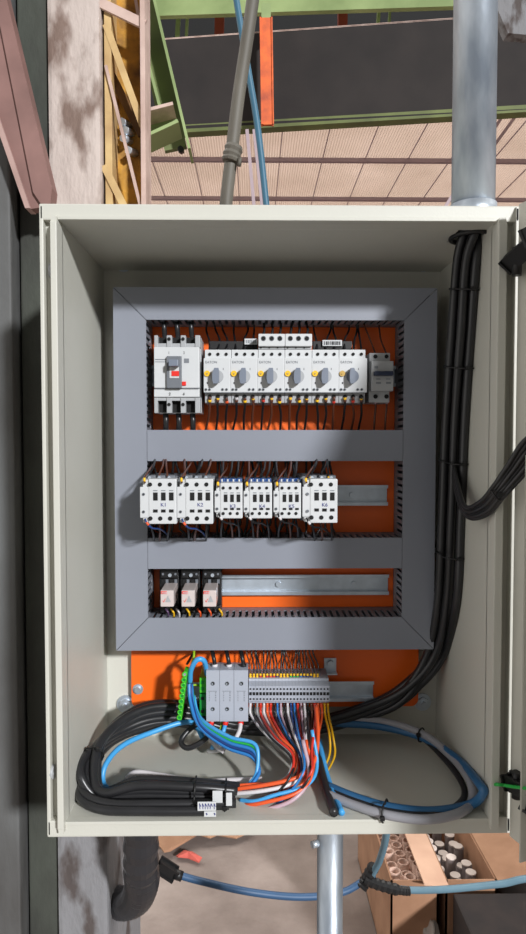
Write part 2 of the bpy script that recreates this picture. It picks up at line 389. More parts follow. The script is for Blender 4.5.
# ------------------------------------------------------------------ motor starters
Yf = .158
edges = [204.5, 231.3, 258.3, 285.2, 312.5, 339.7, 366.5]
for i in range(6):
    x0, x1 = edges[i], edges[i+1]-.35
    last = i == 5
    t = thing('motor_starter', P((x0+x1)/2, 404, .2), ('light grey motor starter with rotary knob, %s from left' % ORD[i]) if not last else 'light grey motor starter with its round knob turned upright off, rightmost of six', 'motor starter', 'motor starters in the breaker row')
    b = MB()
    b.pbox(x0, 349, x1, 403, Yf+.012, YP-.008, LGREY, .0008, Yr=Yf)
    b.pbox(x0, 349, x1, 359, Yf+.007, Yf+.03, WHITE, .0008, Yr=Yf)
    b.pbox(x0-.9, 358, x1-.5 if not last else x1+1, 392.5, Yf, Yf+.03, WHITE, .001)
    b.pbox(x0, 392, x1, 402.5, Yf+.010, Yf+.03, LGREY, .0008, Yr=Yf)
    b.build('body', t)
    b = MB()
    for k in range(3):
        b.pdisc(x0+5.3+8.2*k, 354.2, Yf+.0062, 1.6, VOID); b.pdisc(x0+5.3+8*k, 396.6, Yf+.0092, 2.1, VOID)
    for xx in (1.5, 5, 18, 22): b.pdisc(x0+xx, 389.5, Yf-.0005, 1.35, MGREY); b.pdisc(x0+xx, 389.5, Yf-.001, .8, INKD)
    b.build('terminal_screws', t)
    kx = x0+11.7; p = P(kx, 376.5, Yf)
    b = MB()
    b.cyl((p.x+.0015, Yf-.001, p.z), (0,1,0), 6.3*S(Yf), .003, LGREY if not last else KNOB, 24)
    k = b.build('knob_base', t)
    b = MB()
    hw, hh = (3.1 if not last else 2.5)*S(Yf), 7.6*S(Yf)
    tl = .0012 if not last else 0
    pl = [(p.x-hw*.7+tl, p.z+hh), (p.x+hw*.6+tl, p.z+hh), (p.x+hw, p.z+hh*.6), (p.x+hw, p.z-hh*.7), (p.x+hw*.5, p.z-hh), (p.x-hw*.8, p.z-hh), (p.x-hw*1.15, p.z-hh*.4), (p.x-hw*1.1, p.z+hh*.4)]
    b.prism(pl, Yf-.014, Yf-.002, KNOB); b.build('rotary_knob', t)
    MB().pdisc(x0+2.6, 373.5, Yf-.0012, 2.9, YEL if not last else mat('dull_yellow', (196,160,80), .5), .0012).pdisc(x0+2.6, 373.5, Yf-.0028, 1.1, mat('dull_yellow', (196,160,80), .5)).build('setting_dial', t, 'yellow setting dial')
    b = MB().text('EATON', x0+.8, 363.3, Yf-.0002, 2.4, INKG)
    b.pbox(x0+2.2, 382, x0+3.2, 384, Yf-.0003, Yf, INKD).pbox(x0+18.5, 368, x0+19, 370, Yf-.0003, Yf, INKD).pbox(x0-.3, 392.2, x1, 392.8, Yf-.0002, Yf, MGREY)
    b.build('printed_marks', t)
    # wires above and below
    for k in range(3):
        xw = x0+5.3+8.2*k
        if i not in (2, 3):
            cable('starter_feed_wire', [(xw, 350.5, Yf+.03), (xw+random.uniform(-2,2), 340, Yf+.045), (xw+random.uniform(-5,5), 328, .215), (xw+random.uniform(-6,6), 312, .205)], .0016, W['black'],
                  'thin black wire above %s motor starter, %s of three' % (ORD[i], ORD[k]), 'wire', 'wires above the motor starters')
        xe = xw+random.uniform(-5, 2)
        cable('starter_load_wire', [(xw, 397, Yf+.004), (xw+random.uniform(-1,1), 405, Yf+.010), (xw+random.uniform(-2,1), 416, Yf+.022), (xe, 432, .2), (xe, 442, .2)], .0018, W['black'] if (i+k)%3 else W['brown'],
              'dark wire with yellow ferrule below %s motor starter, %s of three' % (ORD[i], ORD[k]), 'wire', 'wires below the motor starters',
              ferrule=(random.choice([YEL, YEL, W['white']]), .0005+.001*k, .004, W['brown']) if (i+k)%2 else (W['brown'], .001, .004+.001*k, random.choice([YEL, W['red'], YEL, W['orange']])))
# feeder blocks on top of third and fourth
for i in (2, 3):
    x0, x1 = edges[i]+.1, edges[i+1]-.3
    t = thing('feeder_block', P((x0+x1)/2, 348, .2), 'white three-hole feeder block above the %s motor starter' % ORD[i], 'terminal block', 'feeder blocks')
    b = MB().pbox(x0, 333.5, x1, 346, Yf+.002, YP-.012, WHITE, .001, Yr=Yf).pbox(x0, 345, x1, 348.6, Yf+.008, Yf+.05, LGREY, .0005, Yr=Yf)
    b.build('body', t)
    b = MB()
    for k in range(3):
        p = P(x0+5+8.2*k, 338.5, Yf+.002); b.ring((p.x, Yf+.0018, p.z), (0,1,0), 2.3*S(Yf), .0005, MGREY, 16, 6); b.pdisc(x0+5+8.2*k, 338.5, Yf+.0018, 1.9, VOID)
        b.pbox(x0+1.8+8.4*k, 346.5, x0+3.2+8.4*k, 347.7, Yf+.007, Yf+.009, VOID, Yr=Yf)
    b.build('terminal_screws', t)
    for k in range(3):
        xw = x0+5+8.2*k
        cable('feeder_wire', [(xw, 335, Yf+.03), (xw+1, 328, Yf+.035), (xw+random.uniform(-4,6), 315, .205)], .002, W['black'],
              'black wire above the %s feeder block, %s of three' % (ORD[i-2], ORD[k]), 'wire', 'wires above the feeder blocks')
# busbar + labels behind
MB().pbox(209, 341, 257.5, 349.5, .196, .214, BLACK, .001).build('busbar_strip', None, 'black busbar strip behind the two leftmost motor starters', 'busbar')
MB().pbox(313, 341, 352, 349.5, .196, .214, BLACK, .001).build('busbar_strip', None, 'black busbar strip behind the two rightmost motor starters', 'busbar')
b = MB().pbox(244.5, 338.5, 257.5, 344.5, .192, .1955, WHITE, .0004); q = random.Random(3)
for k in range(6): b.pbox(246+1.8*k, 340, 246+1.8*k+q.uniform(.6,1.3), 343, .1915, .1921, INKG)
b.build('marking_plate', None, 'small white marking plate left of the feeder blocks', 'label')
b = MB().pbox(322.5, 340, 342, 346, .192, .1955, WHITE, .0004)
for k in range(9): b.pbox(324+1.9*k, 341.3, 324+1.9*k+q.uniform(.8,1.5), 344.8, .1915, .1921, INKD)
b.build('marking_plate', None, 'small white marking plate right of the feeder blocks', 'label')

# ------------------------------------------------------------------ two-pole breaker
t = thing('miniature_breaker', P(381, 402, .2), 'small white two-pole breaker with navy toggle at the right end', 'circuit breaker')
b = MB().pbox(370.5, 352, 391.5, 402, Yf+.014, YP-.008, LGREY, .001, Yr=Yf).pbox(370.5, 352, 391.5, 361, Yf+.010, Yf+.04, LGREY, .001, Yr=Yf).pbox(371.5, 361, 393.5, 391, Yf, Yf+.04, LGREY, .001)
b.build('body', t)
b = MB()
for xx in (375.5, 386.5): b.pdisc(xx, 356.5, Yf+.0095, 2, VOID); b.pdisc(xx, 396.5, Yf+.0135, 2.2, VOID)
b.build('terminal_screws', t)
MB().pbox(374.5, 371, 393.5, 375.5, Yf-.009, Yf+.001, NAVY, .001).build('toggle', t, 'navy blue toggle bar')
b = MB().pbox(374.5, 366, 378, 368.5, Yf-.0003, Yf, INKG)
for xx in (376, 386): b.pbox(xx, 378.5, xx+4.5, 379.5, Yf-.0003, Yf, INKG).pbox(xx, 382, xx+5, 383.8, Yf-.0003, Yf, INKG)
b.build('printed_marks', t)
for k, xx in enumerate((375.5, 386.5)):
    cable('breaker_wire', [(xx, 398, Yf+.02), (xx, 408, Yf+.03), (xx-1, 420, .19), (xx-2, 440, .2)], .0017, W['brown'], 'brown wire below the small two-pole breaker, %s pole' % ('left','right')[k], 'wire', ferrule=(W['pink'], .004, .010))
    cable('breaker_wire', [(xx, 354, Yf+.03), (xx-6, 338, .20), (xx-14+k*6, 318, .215), (xx-16+k*6, 308, .2)], .0014, W['brown'], 'brown wire above the small two-pole breaker, %s pole' % ('left','right')[k], 'wire')

# ------------------------------------------------------------------ contactors
Yc = .080
def contactor(x0, y0, x1, y1, n, big, where):
    t = thing('contactor', P((x0+x1)/2, y1, .18), 'white contactor marked K%d, %s' % (n, where), 'contactor', 'contactors on the middle rail')
    w = x1-x0; ls = .21*w if big else .2*w
    b = MB()
    b.box(max(R(x0, y0, x1, y1, Yc)[0], NX0+.001), P(x1-.6, 500, Yc).x, Yc+.045, YP-.012, P(0+(x0+x1)/2, y1+2, Yc).z+.001, P((x0+x1)/2, y0-1, Yc).z, MGREY, .001)
    b.pbox(x0+ls, y0, x1-.4, y1, Yc, Yc+.030, WHITE, .0015)
    b.pbox(x0+1.5, y0+1, x0+ls+1, y1-1, Yc+.003, Yc+.030, WHITE, .001, Yr=Yc)
    b.pbox(x0-1.2 if n < 3 else x0, y0+8, x0+ls+.5, y1-6, Yc+.001, Yc+.022, WHITE, .001, Yr=Yc)
    bx0 = P(x0+2, 500, Yc).x
    b.box(max(bx0, NX0+.0005) if Yc+.03 > YD else bx0, P(x1-1, 500, Yc).x, Yc+.025, Yc+.05, P((x0+x1)/2, y1-1, Yc).z, P((x0+x1)/2, y0+1, Yc).z, LGREY)
    b.build('body', t)
    b = MB(); ux = x0+ls; uw = x1-ux
    if big:
        for k in range(3):
            xx = x0+w*(.25 if n != 6 else .24)+w*(.275 if n != 6 else .28)*k
            b.pdisc(xx, y0+5.5, Yc-.0002, 2.1, VOID); b.pdisc(xx+.4, y1-5.5, Yc-.0002, 2.2, VOID)
    else:
        for k in range(3):
            b.pdisc(ux+3+uw*.31*k, y0+5, Yc-.0002, 1.6, VOID); b.pdisc(ux+3+uw*.31*k, y1-5, Yc-.0002, 1.6, VOID)
    for k in range(3):
        xx = ux+uw*.16+uw*.28*k
        b.pbox(xx, y0+13.5 if big else y0+11.5, xx+uw*.16, y0+21.5 if big else y0+19, Yc-.0006, Yc+.0005, VOID)
        b.pbox(xx, y1-14.5 if big else y1-10.5, xx+uw*.16, y1-11.5 if big else y1-8.5, Yc-.0006, Yc+.0005, VOID)
        b.pbox(xx, y0+11.2 if big else y0+9.5, xx+uw*.15, y0+12 if big else y0+10.3, Yc-.0004, Yc+.0005, INKG)
    for yy in (y0+(y1-y0)*.34, y1-(y1-y0)*.27): b.pdisc(x0+(2.5 if n < 6 else 5), yy, Yc+.0006 if n < 6 else Yc-.0004, 1.5, MGREY); b.pdisc(x0+(2.5 if n < 6 else 5), yy, Yc+.0002, .8, INKD)
    b.build('terminal_openings', t)
    MB().text('K%d' % n, ux+uw*.42, y0+27.5 if big else y0+25, Yc-.0003, 3.6, INK).build('handwritten_mark', t, 'handwritten K%d in blue ink' % n)
    # terminal row showing above
    b = MB()
    for k in range(4 if not big else 3):
        xx = x0+w*.2+k*w*(.2 if not big else .27)
        p = P(xx+2, y0-1.5, Yc+.04)
        if big: b.pbox(xx, y0-3.5, xx+w*.2, y0+2, Yc+.034, Yc+.06, MGREY, .001); b.cyl((p.x, Yc+.034, p.z), (0,1,0), .0022, .003, STEEL, 12)
        else: b.pbox(xx-1, y0-4.5, xx+w*.16, y0+2, Yc+.030, Yc+.05, SUPB, .001); b.cyl((p.x, Yc+.03, p.z+.002), (0,0,1), .0014, .004, WHITE, 8)
    b.build('upper_terminals' if big else 'blue_surge_suppressor', t)
    # wires above
    for k in range(3):
        xx = x0+w*(.2+.27*k)
        dx = random.uniform(-3, 9)
        cable('contactor_wire', [(xx, y0+1.5, Yc+.033), (xx+dx*.3, y0-6, Yc+.040), (xx+dx*.8, y0-14, Yc+.06), (xx+dx, 455, .2)], .0014, W[random.choice(['black','black','black','brown'])],
              'thin wire above contactor K%d, %s of three' % (n, ORD[k]), 'wire', 'thin wires above the contactors', ferrule=(random.choice([W['black'], W['grey'], YEL]), .001, .006))
        xx = x0+w*(.28+.26*k); dx = random.uniform(-4, 4)
        cable('contactor_wire', [(xx, y1-2, Yc+.034), (xx+dx*.3, y1+5, Yc+.045), (xx+dx*.8, y1+12, Yc+.065), (xx+dx, 545, .2)], .0015, W['black'] if k != 1 else W['brown'],
              'dark wire below contactor K%d, %s of three' % (n, ORD[k]), 'wire', 'dark wires below the contactors')
    for k in range(5):
        xx = x0+w*(.1+.19*k); dx = random.uniform(-7, 7); dp = random.uniform(.175, .212)
        cable('harness_wire', [(xx, y0+6, dp), (xx+dx*.3, y0-4, dp+.004), (xx+dx, 462, dp), (xx+dx, 452, dp)], .0019, W['black'],
              'black wire close to the plate above contactor K%d, %s of five' % (n, ORD[k]), 'wire', 'black harness wires above the contactors')
        cable('harness_wire', [(xx, y1-8, dp), (xx+dx*.3, y1+4, dp+.003), (xx-dx*.6, 534, dp), (xx-dx, 546, dp)], .0019, W['black'],
              'black wire close to the plate below contactor K%d, %s of five' % (n, ORD[k]), 'wire', 'black harness wires below the contactors')
    # coil wires at the left strip
    cable('coil_wire', [(x0+4, y0+4, Yc-.0005), (x0+3.5, y0-1, Yc-.002), (x0+7, y0-7, Yc+.02), (x0+13, y0-16, .17), (x0+14, 455, .19)], .0013, W['brown'], 'dark coil wire with yellow ferrule entering the top of contactor K%d' % n, 'wire', 'coil wires above the contactors', ferrule=(YEL, .003, .008))
    fc = W['orange'] if big and n < 6 else W['white']
    cable('coil_wire', [(x0+4, y1-5, Yc-.0005), (x0+6, y1-1, Yc-.004), (x0+11, y1+4, Yc+.002), (x0+20, y1+5.5, Yc+.03), (x0+27, y1+12, .17), (x0+28, 545, .19)], .0013, W['black'] if n > 2 else W['darkblue'], 'coil wire with %s ferrule hanging under contactor K%d' % ('orange' if fc == W['orange'] else 'white', n), 'wire', 'coil wires under the contactors', ferrule=(fc, .006, .011))
contactor(141, 479, 177, 524, 1, True, 'large one at the left end of its row')
contactor(178, 479, 213.5, 524, 2, True, 'large one second from left')
contactor(214.5, 483, 243, 518.5, 3, False, 'small one right of the two large ones')
contactor(243.5, 483, 272.5, 518.5, 4, False, 'small one in the middle of three')
contactor(273.5, 483, 301.5, 518.5, 5, False, 'small one left of the rightmost contactor')
contactor(302.5, 479, 338, 523, 6, True, 'large one at the right end by the bare rail')

# ------------------------------------------------------------------ relays
for i, x0 in enumerate((160.5, 181.5, 203)):
    pos = ('left','middle','right')[i]
    s = thing('relay_socket', P(x0+9, 612, .22), 'black relay socket under the %s relay' % pos, 'relay socket', 'black relay sockets')
    b = MB().pbox(x0-1, 570, x0+18.5, 611, .198, YP-.006, BLACK, .001).pbox(x0, 568, x0+17.5, 578, .190, .20, BLACK, .001).pbox(x0, 606, x0+17.5, 613, .186, .20, BLACK, .001)
    for k in range(4): b.pbox(x0+.8+4.4*k, 579.5, x0+3.4+4.4*k, 583.5, .1955, .199, MGREY if k%2 else VOID)
    b.build('body', s)
    b = MB(); p = P(x0+9.5, 575, .19); b.cyl((p.x, .1885, p.z), (0,1,0), .0028, .003, STEEL, 12)
    for dx in (2.5, 15): p = P(x0+dx, 574, .19); b.cyl((p.x, .189, p.z), (0,1,0), .0018, .002, MGREY, 10)
    b.build('screws', s)
    t = thing('plug_in_relay', P(x0+8, 607, .19), 'milky white plug-in relay with red mark, %s of the three' % pos, 'relay', 'plug-in relays')
    MB().pbox(x0, 590.5, x0+13.2, 606.8, .142, .196, CLEAR, .0012, Yr=.142).build('cover', t)
    b = MB().pbox(x0+.4, 591.2, x0+6.2, 594, .1413, .142, RED).text('ABB', x0+.9, 593.7, .1411, 2.1, WHITE)
    b.build('red_label', t)
    b = MB(); a = P(x0+2.3, 600.5, .1417); c = P(x0+3.2, 602.2, .1417); d = P(x0+5, 598.6, .1417)
    b.bar(a, c, .0006, .0006, RED).bar(c, d, .0006, .0006, RED); b.build('tick_mark', t, 'red tick mark'); b = MB()
    b.prism([(P(x0+5, 602, .1417).x, P(x0+5, 602, .1417).z), (P(x0+10.5, 602, .1417).x, P(x0+5, 602, .1417).z), (P(x0+7.5, 595.5, .1417).x, P(x0+5, 595.5, .1417).z)], .1412, .1421, LGREY)
    b.build('contact_diagram', t)
    for k, cc in enumerate((['purple','yellow','white'], ['yellow','black','orange'], ['orange','black','yellow'])[i]):
        xx = x0+5+5.5*k
        cable('relay_wire', [(xx, 609, .183), (xx+2, 611.5, .178), (xx+3, 615, .182), (xx+3, 630, .2)], .0015, W[cc], '%s wire under the %s relay' % (cc, pos), 'wire', 'wires under the relays')
        cable('relay_wire', [(xx-3, 571, .195), (xx-2, 567, .2), (xx-2, 555, .205)], .0014, W['black'], 'black wire above the %s relay socket, %s of three' % (pos, ORD[k]), 'wire', 'black wires above the relay sockets')

# ------------------------------------------------------------------ terminals
Yt = .150
for i in range(3):
    x0 = 205.5+14.3*i
    t = thing('large_terminal', P(x0+7, 722, .2), 'large grey feed-through terminal, %s' % ('beside the green terminals', 'middle of the three', 'beside the small terminal strip')[i], 'terminal block', 'large grey terminals')
    zt, zb2 = P(x0, 670.5, Yt).z, P(x0, 722, Yt).z; xa, xb = P(x0+(.8 if i == 0 else 0), 696, Yt).x, P(x0+14, 696, Yt).x
    b = MB().prism([(Yt, zb2+.001), (Yt, zt-.001), (Yt+.0015, zt), (Yt+.03, zt), (Yt+.05, zt-.008), (YP-.012, zt-.012), (YP-.012, zb2+.012), (Yt+.05, zb2+.008), (Yt+.03, zb2), (Yt+.0015, zb2)], xa, xb, TGREY, 'yz')
    b.build('body', t)
    b = MB()
    for yy in (683.5, 709): b.pdisc(x0+7.3, yy, Yt-.0002, 2.1, MGREY); b.pdisc(x0+7.5, yy, Yt-.0006, 1.5, VOID); b.pdisc(x0+6.9, yy+.4, Yt-.0009, .8, STEEL)
    for k in range(6): b.pbox(x0+9.5, 692+1.7*k, x0+10.8, 692.6+1.7*k, Yt-.0003, Yt+.0005, MGREY); b.pbox(x0+3.5, 692+1.7*k, x0+4.2, 692.6+1.7*k, Yt-.0003, Yt+.0005, MGREY)
    b.pbox(x0+2.5, 691, x0+11.5, 691.4, Yt-.0002, Yt+.0005, MGREY)
    b.build('clamp_screws', t)
    cable('power_wire', [(x0+9.5, 673, Yt+.018), (x0+9.2, 664, Yt+.018), (x0+7.5, 655, Yt+.022), (x0+4, 640, .2)], .0032, W['black'],
          'thick black wire with red sleeve above the large terminals, %s from left' % ORD[i], 'wire', 'thick wires above the large terminals', ferrule=(RED, .004, .010, W['white'] if i < 2 else W['black']))
low = [('white', [(212,720,.165),(209,732,.16),(214,744,.14),(224,752,.13)]), ('lightblue', [(226,720,.165),(223,732,.16),(216,742,.145),(212,748,.15)]), ('white', [(241,720,.165),(239,732,.15),(231,744,.14),(219,750,.15),(208,751,.17)])]
for i, (cc, pts) in enumerate(low):
    cable('power_wire', pts, .0034, W[cc], '%s wire with red sleeve below the large terminals, %s from left' % ('light blue' if i == 1 else 'white', ORD[i]), 'wire', 'thick wires below the large terminals', ferrule=(RED, .002, .007))
cable('power_wire', [(222,722,.17),(220,735,.165),(226,748,.16)], .0016, YELG, 'thin yellow-green wire hanging below the large terminals', 'wire')
cable('power_wire', [(200,722,.18),(187,732,.17),(181,742,.16),(188,748,.15),(203,741,.15),(214,728,.16)], .0042, CABLE, 'black wire loop hanging below the green terminals', 'wire')
# green terminals
for i, (ya, yb_) in enumerate(((678, 693), (694, 716))):
    t = thing('green_terminal', P(201, yb_, .2), ('bright green earth terminal, the upper' if i == 0 else 'deep green earth terminal, the lower') + ' of the pair', 'terminal block')
    MB().pbox(199.5, ya, 206.5, yb_, .165, YP-.012, GREEN if i == 0 else GREEN2, .001).build('body', t)
    MB().pbox(200.8, ya+3, 204, ya+6, .1645, .166, GREEN2 if i == 0 else VOID).pbox(200.8, yb_-6, 204, yb_-3, .1645, .166, GREEN2 if i == 0 else VOID).build('clamp_openings', t)
# earth comb bar, leaning
t = thing('earth_bar', P(180, 718, .15), 'bright green slanted row of screw terminals left of the grey ones', 'earth bar')
b = MB(); A0, A1 = P(186.5, 669, .150), P(180.5, 717, .150)
b.bar(A0, A1, .0050, .022, GREEN); 
n = 9
for k in range(n):
    c = A0.lerp(A1, (k+.5)/n)
    b.ring((c.x-.001, .138, c.z), (0,1,0), .0031, .0011, GREEN, 14, 6)
b.build('body', t)
b = MB()
for k in range(n):
    c = A0.lerp(A1, (k+.5)/n); b.cyl((c.x-.001, .1388, c.z), (0,1,0), .0024, .002, STEEL if k in (0,) else GREEN2, 10)
b.build('screws', t)
MB().bar(A0+Vector((0,.012,.004)), A0+Vector((.004,.08,.0)), .004, .003, BLACK).bar(A1+Vector((0,.012,-.002)), A1+Vector((.004,.08,0)), .004, .003, BLACK).build('support', t)
# small terminal strip
NT = 24; xs0, xs1 = 248.8, 329.5
topc = ['black']*2+['black','red','black','red','orange','red','purple','yellow','yellow','yellow','green','green','green','blue','darkblue','darkblue','darkblue','black','black','red','black','black']
botc = ['white','black','grey','red','white','orange','red','black','blue','pink','black','white','darkblue','blue','red','pink','white','black','brown','red','orange','orange','yellow','yellow']
for i in range(NT):
    xa = xs0+(xs1-xs0)*i/NT; xb = xa+(xs1-xs0)/NT-.12; xm = (xa+xb)/2
    t = thing('small_terminal', P(xm, 708, .2), 'thin grey terminal of the long strip, %s from left' % ORD[i], 'terminal block', 'thin grey terminals of the long strip')
    yf = .166
    z = lambda py: P(289, py, yf).z
    b = MB().prism([(yf, z(701)), (yf, z(686)), (yf+.012, z(683.5)), (yf+.013, z(681.5)), (YP-.013, z(681)), (YP-.013, z(706)), (yf+.013, z(706)), (yf+.012, z(703))], P(xa, 693, yf).x, P(xb, 693, yf).x, TGREY, 'yz')
    b.build('body', t)
    b = MB().pdisc(xm, 689, yf-.0002, .95, VOID, n=8).pdisc(xm, 699, yf-.0002, .95, VOID, n=8).pbox(xa+.5, 692.3, xb-.3, 695.3, yf-.0005, yf+.0005, VOID if i%4 else BLACK)
    b.build('openings', t)
    # wire above
    if i < 21:
        xe = xm+random.uniform(-6, 2)
        mk = {'black': YEL}.get(topc[i], W[topc[i]])
        cable('terminal_wire', [(xm, 684, yf+.02), (xm, 676, yf+.02), (xm+random.uniform(-1,.5), 665, yf+.024), (xe, 652, .2), (xe, 640, .2)], .0012, W['black'] if i%6 else W['brown'],
              'thin wire with %s sleeve above the terminal strip, %s from left' % ('yellow' if topc[i] == 'black' else topc[i], ORD[i]), 'wire', 'thin wires above the terminal strip', ferrule=(mk, .0085, .0130, YEL), fr=1.6)
    # coloured wires below
    u = i/(NT-1); c = botc[i]
    lay = random.uniform(0, 1)
    label = '%s wire leaving the bottom of the terminal strip, %s from left' % ({'darkblue': 'dark blue'}.get(c, c), ORD[i])
    if i < 22:
        wx = 292+24*u**1.1+random.uniform(-2,2); wy = 762+random.uniform(-5,5)
        ey = 784+30*(.25+.75*lay) if i%5 else 786
        pts = [(xm, 703, yf+.02), (xm+1, 716, yf+.016), (xm+(wx-xm)*.42, 733+4*(1-u), .14-.05*lay), (wx-1, wy-8, .115-.05*lay), (wx-3+2*u, wy+12, .10-.06*lay), (wx-22, 780+.55*(ey-780)+2, .085-.05*lay), (260, ey-2, .075-.04*lay), (228, ey, .07-.03*lay)]
    else:
        pts = [(xm, 703, yf+.02), (xm+1, 716, yf+.016), (xm+5, 735, .13), (xm+5+(i-22)*2, 755, .12), (xm-4+(i-22)*2, 774, .12), (xm-12, 792, .11)]
    cable('terminal_wire', pts, .0017 if c not in ('white','red','orange') else .0020, W[c], label, 'wire', 'coloured wires below the terminal strip', n=8, sub=7)
# thick orange / white pair along the top of the fan
cable('terminal_wire', [(316,706,.15),(318,735,.10),(314,762,.07),(298,777,.05),(265,785,.045),(228,790,.05)], .0028, W['orange'], 'thick orange wire arching over the coloured fan', 'wire')
cable('terminal_wire', [(300,740,.10),(305,766,.075),(292,783,.05),(262,791,.042),(228,794,.048)], .0028, W['white'], 'thick white wire running just under the thick orange one', 'wire')
cable('terminal_wire', [(312,730,.09),(317,765,.07),(307,785,.045),(275,795,.035),(255,801,.035),(240,800,.045)], .0026, W['lightblue'], 'thick light blue wire in the coloured fan', 'wire')
cable('terminal_wire', [(306,740,.08),(312,772,.055),(298,792,.035),(262,803,.03),(234,806,.045)], .0026, W['orange'], 'thick orange wire low in the coloured fan', 'wire')
cable('terminal_wire', [(303,740,.075),(309,776,.05),(294,799,.03),(262,810,.03),(225,811,.045)], .0028, W['pink'], 'thick pale pink wire lowest in the coloured fan', 'wire')
# blue cascade from the green terminals
bl = [('blue', 0), ('darkblue', 3), ('blue', 6), ('green', 9), ('lightblue', 12)]
for i, (c, o) in enumerate(bl):
    cable('neutral_wire', [(189+o*.4, 672+o*2, .17), (190+o*.6, 700+o, .155), (200+o*.5, 727-o*.3, .13), (226+o*.4, 747-o*.8, .105), (252+o*.3, 757-o, .09), (259-o*.2, 772, .075), (250-o*.2, 786, .06), (243, 792-o*.2, .06)], .0028 if c != 'green' else .0018, W[c],
          '%s wire cascading from the green terminals, %s of five' % ({'darkblue': 'dark blue', 'lightblue': 'light blue'}.get(c, c), ORD[i]), 'wire', 'blue and green wires falling from the green terminals')
cable('neutral_wire', [(190,682,.16),(191,670,.15),(197,660,.145),(204,661,.15),(207,674,.17)], .0040, W['lightblue'], 'light blue wire arching between the green terminals', 'wire')
cable('earth_wire', [(193,640,.2),(194,655,.17),(191,668,.165),(189,676,.165)], .0018, YELG, 'yellow-green wire dropping to the slanted green bar', 'wire')
cable('earth_wire', [(186,688,.17),(194,685,.175),(200,686,.18)], .0015, YELG, 'short yellow-green link between slanted bar and green terminal', 'wire')

# ------------------------------------------------------------------ thick cables round the enclosure
offs = [(0,0,0), (7,1,.006), (-6,2,-.004), (13,-1,-.002), (3,0,-.016), (-3,-3,.013)]
BIG = []
for i, (ox, oy, od) in enumerate(offs):
    k = i-2.5
    pts = [(HX, HY, 0)]
    top = Vector((HX+ox*.0013-.006, HY+od*1.1, ZT+.01))
    w = [top, Vector((HX+ox*.0013-.006, HY+od*1.1, IT+.005))]
    w += [Pin(*q, .0055) for q in [(463+ox, 262, .075+od), (458+ox, 330, .09+od), (452+ox, 420, .12+od), (448+ox, 520, .14+od), (444+ox, 600, .16+od*.6), (432+ox*.9, 655, .185+od*.5), (405+ox*.6, 692-k*2.6, .2+od*.4), (370, 710-k*2.4, .215+od*.4), (310, 726-k*2.2, .215+od*.4), (240, 724-k*2.6, .215+od*.4), (190, 712-k*2.8, .205+od*.4),
                             (150, 712-k*3, .18+od*.4), (117+k*1.2, 727-k*3, .145+od*.5), (94+k*2.8, 750-k*2, .100+od*.5), (89+k*3.4, 778+k*1.2, .062+od*.6), (103+k*1.5, 795-k*1.5, .045+od*.6), (140, 793-k*5, .04+od*.6), (195, 794-k*4.6, .038+od*.6), (234+k*2, 796-k*3.6, .045+od*.6)]]
    BIG.append(w); MB().tube(w, .0062, CABLE, 10, 8).build('sheathed_cable', None, 'thick black sheathed cable looping from roof entry to lower left, one of six', 'cable', 'black sheathed cables of the big loop')
cable('sheathed_cable', [(205,742,.17),(190,722,.19),(150,733,.165),(122,746,.13),(106,764,.10),(103,782,.085),(112,793,.075)], .0040, W['lightblue'], 'light blue cable on the inside of the left black loop', 'cable', inside=True)
cable('sheathed_cable', [(262,780,.11),(230,781,.10),(200,782,.09),(160,776,.085),(136,773,.09),(127,781,.10),(133,790,.105)], .0048, W['white'], 'pinkish white cable curling behind the black bundle', 'cable', inside=True)
cable('sheathed_cable', [(192,722,.215),(150,727,.19),(112,742,.15),(88,772,.09),(80,796,.04),(100,809,.018),(150,811,.014),(212,811,.014)], .0062, CABLE, 'thickest black cable lying lowest on the enclosure floor', 'cable', inside=True)
cable('sheathed_cable', [(200,727,.21),(160,722,.19),(115,737,.15),(88,763,.09),(83,790,.045),(106,803,.022),(160,804,.016),(236,803,.02)], .0062, CABLE, 'thick black cable in front on the enclosure floor', 'cable', inside=True)
cable('sheathed_cable', [(312,712,.20),(316,740,.16),(321,770,.10),(328,795,.06),(334,813,.04)], .0060, CABLE, 'thick black cable dropping beside the yellow wires', 'cable', inside=True)
cable('sheathed_cable', [(319,740,.15),(326,772,.10),(334,795,.06),(342,813,.035)], .0042, W['lightblue'], 'light blue cable dropping beside the thick black one', 'cable', inside=True)
LOOPS = []
loop = [(300,722,.215),(335,721,.215),(380,724,.205),(425,736,.17),(460,758,.12),(481,782,.06),(484,797,.03),(470,809,.022),(430,815,.03),(385,810,.045),(352,800,.06),(328,790,.07)]
for i, (m_, dx, dy, dd_, r_, lb) in enumerate(((CGREY, -12, -3, .004, .0060, 'grey cable of the lower right loop'), (CBLUE, -1, 2.5, .0, .0060, 'blue cable of the lower right loop'), (CABLE, -20, -1, .012, .0045, 'black cable inside the lower right loop'))):
    pts = [(x+dx*(max(0, min(1, (x-400)/70)) if x > 400 else 0), y+dy*(1 if k < 6 else -1.5 if i < 2 else -.4), d+dd_) for k, (x, y, d) in enumerate(loop)]
    LOOPS.append([Pin(*q, r_) for q in pts])
    cable('loop_cable', pts, r_, m_, lb, 'cable', n=10, inside=True)
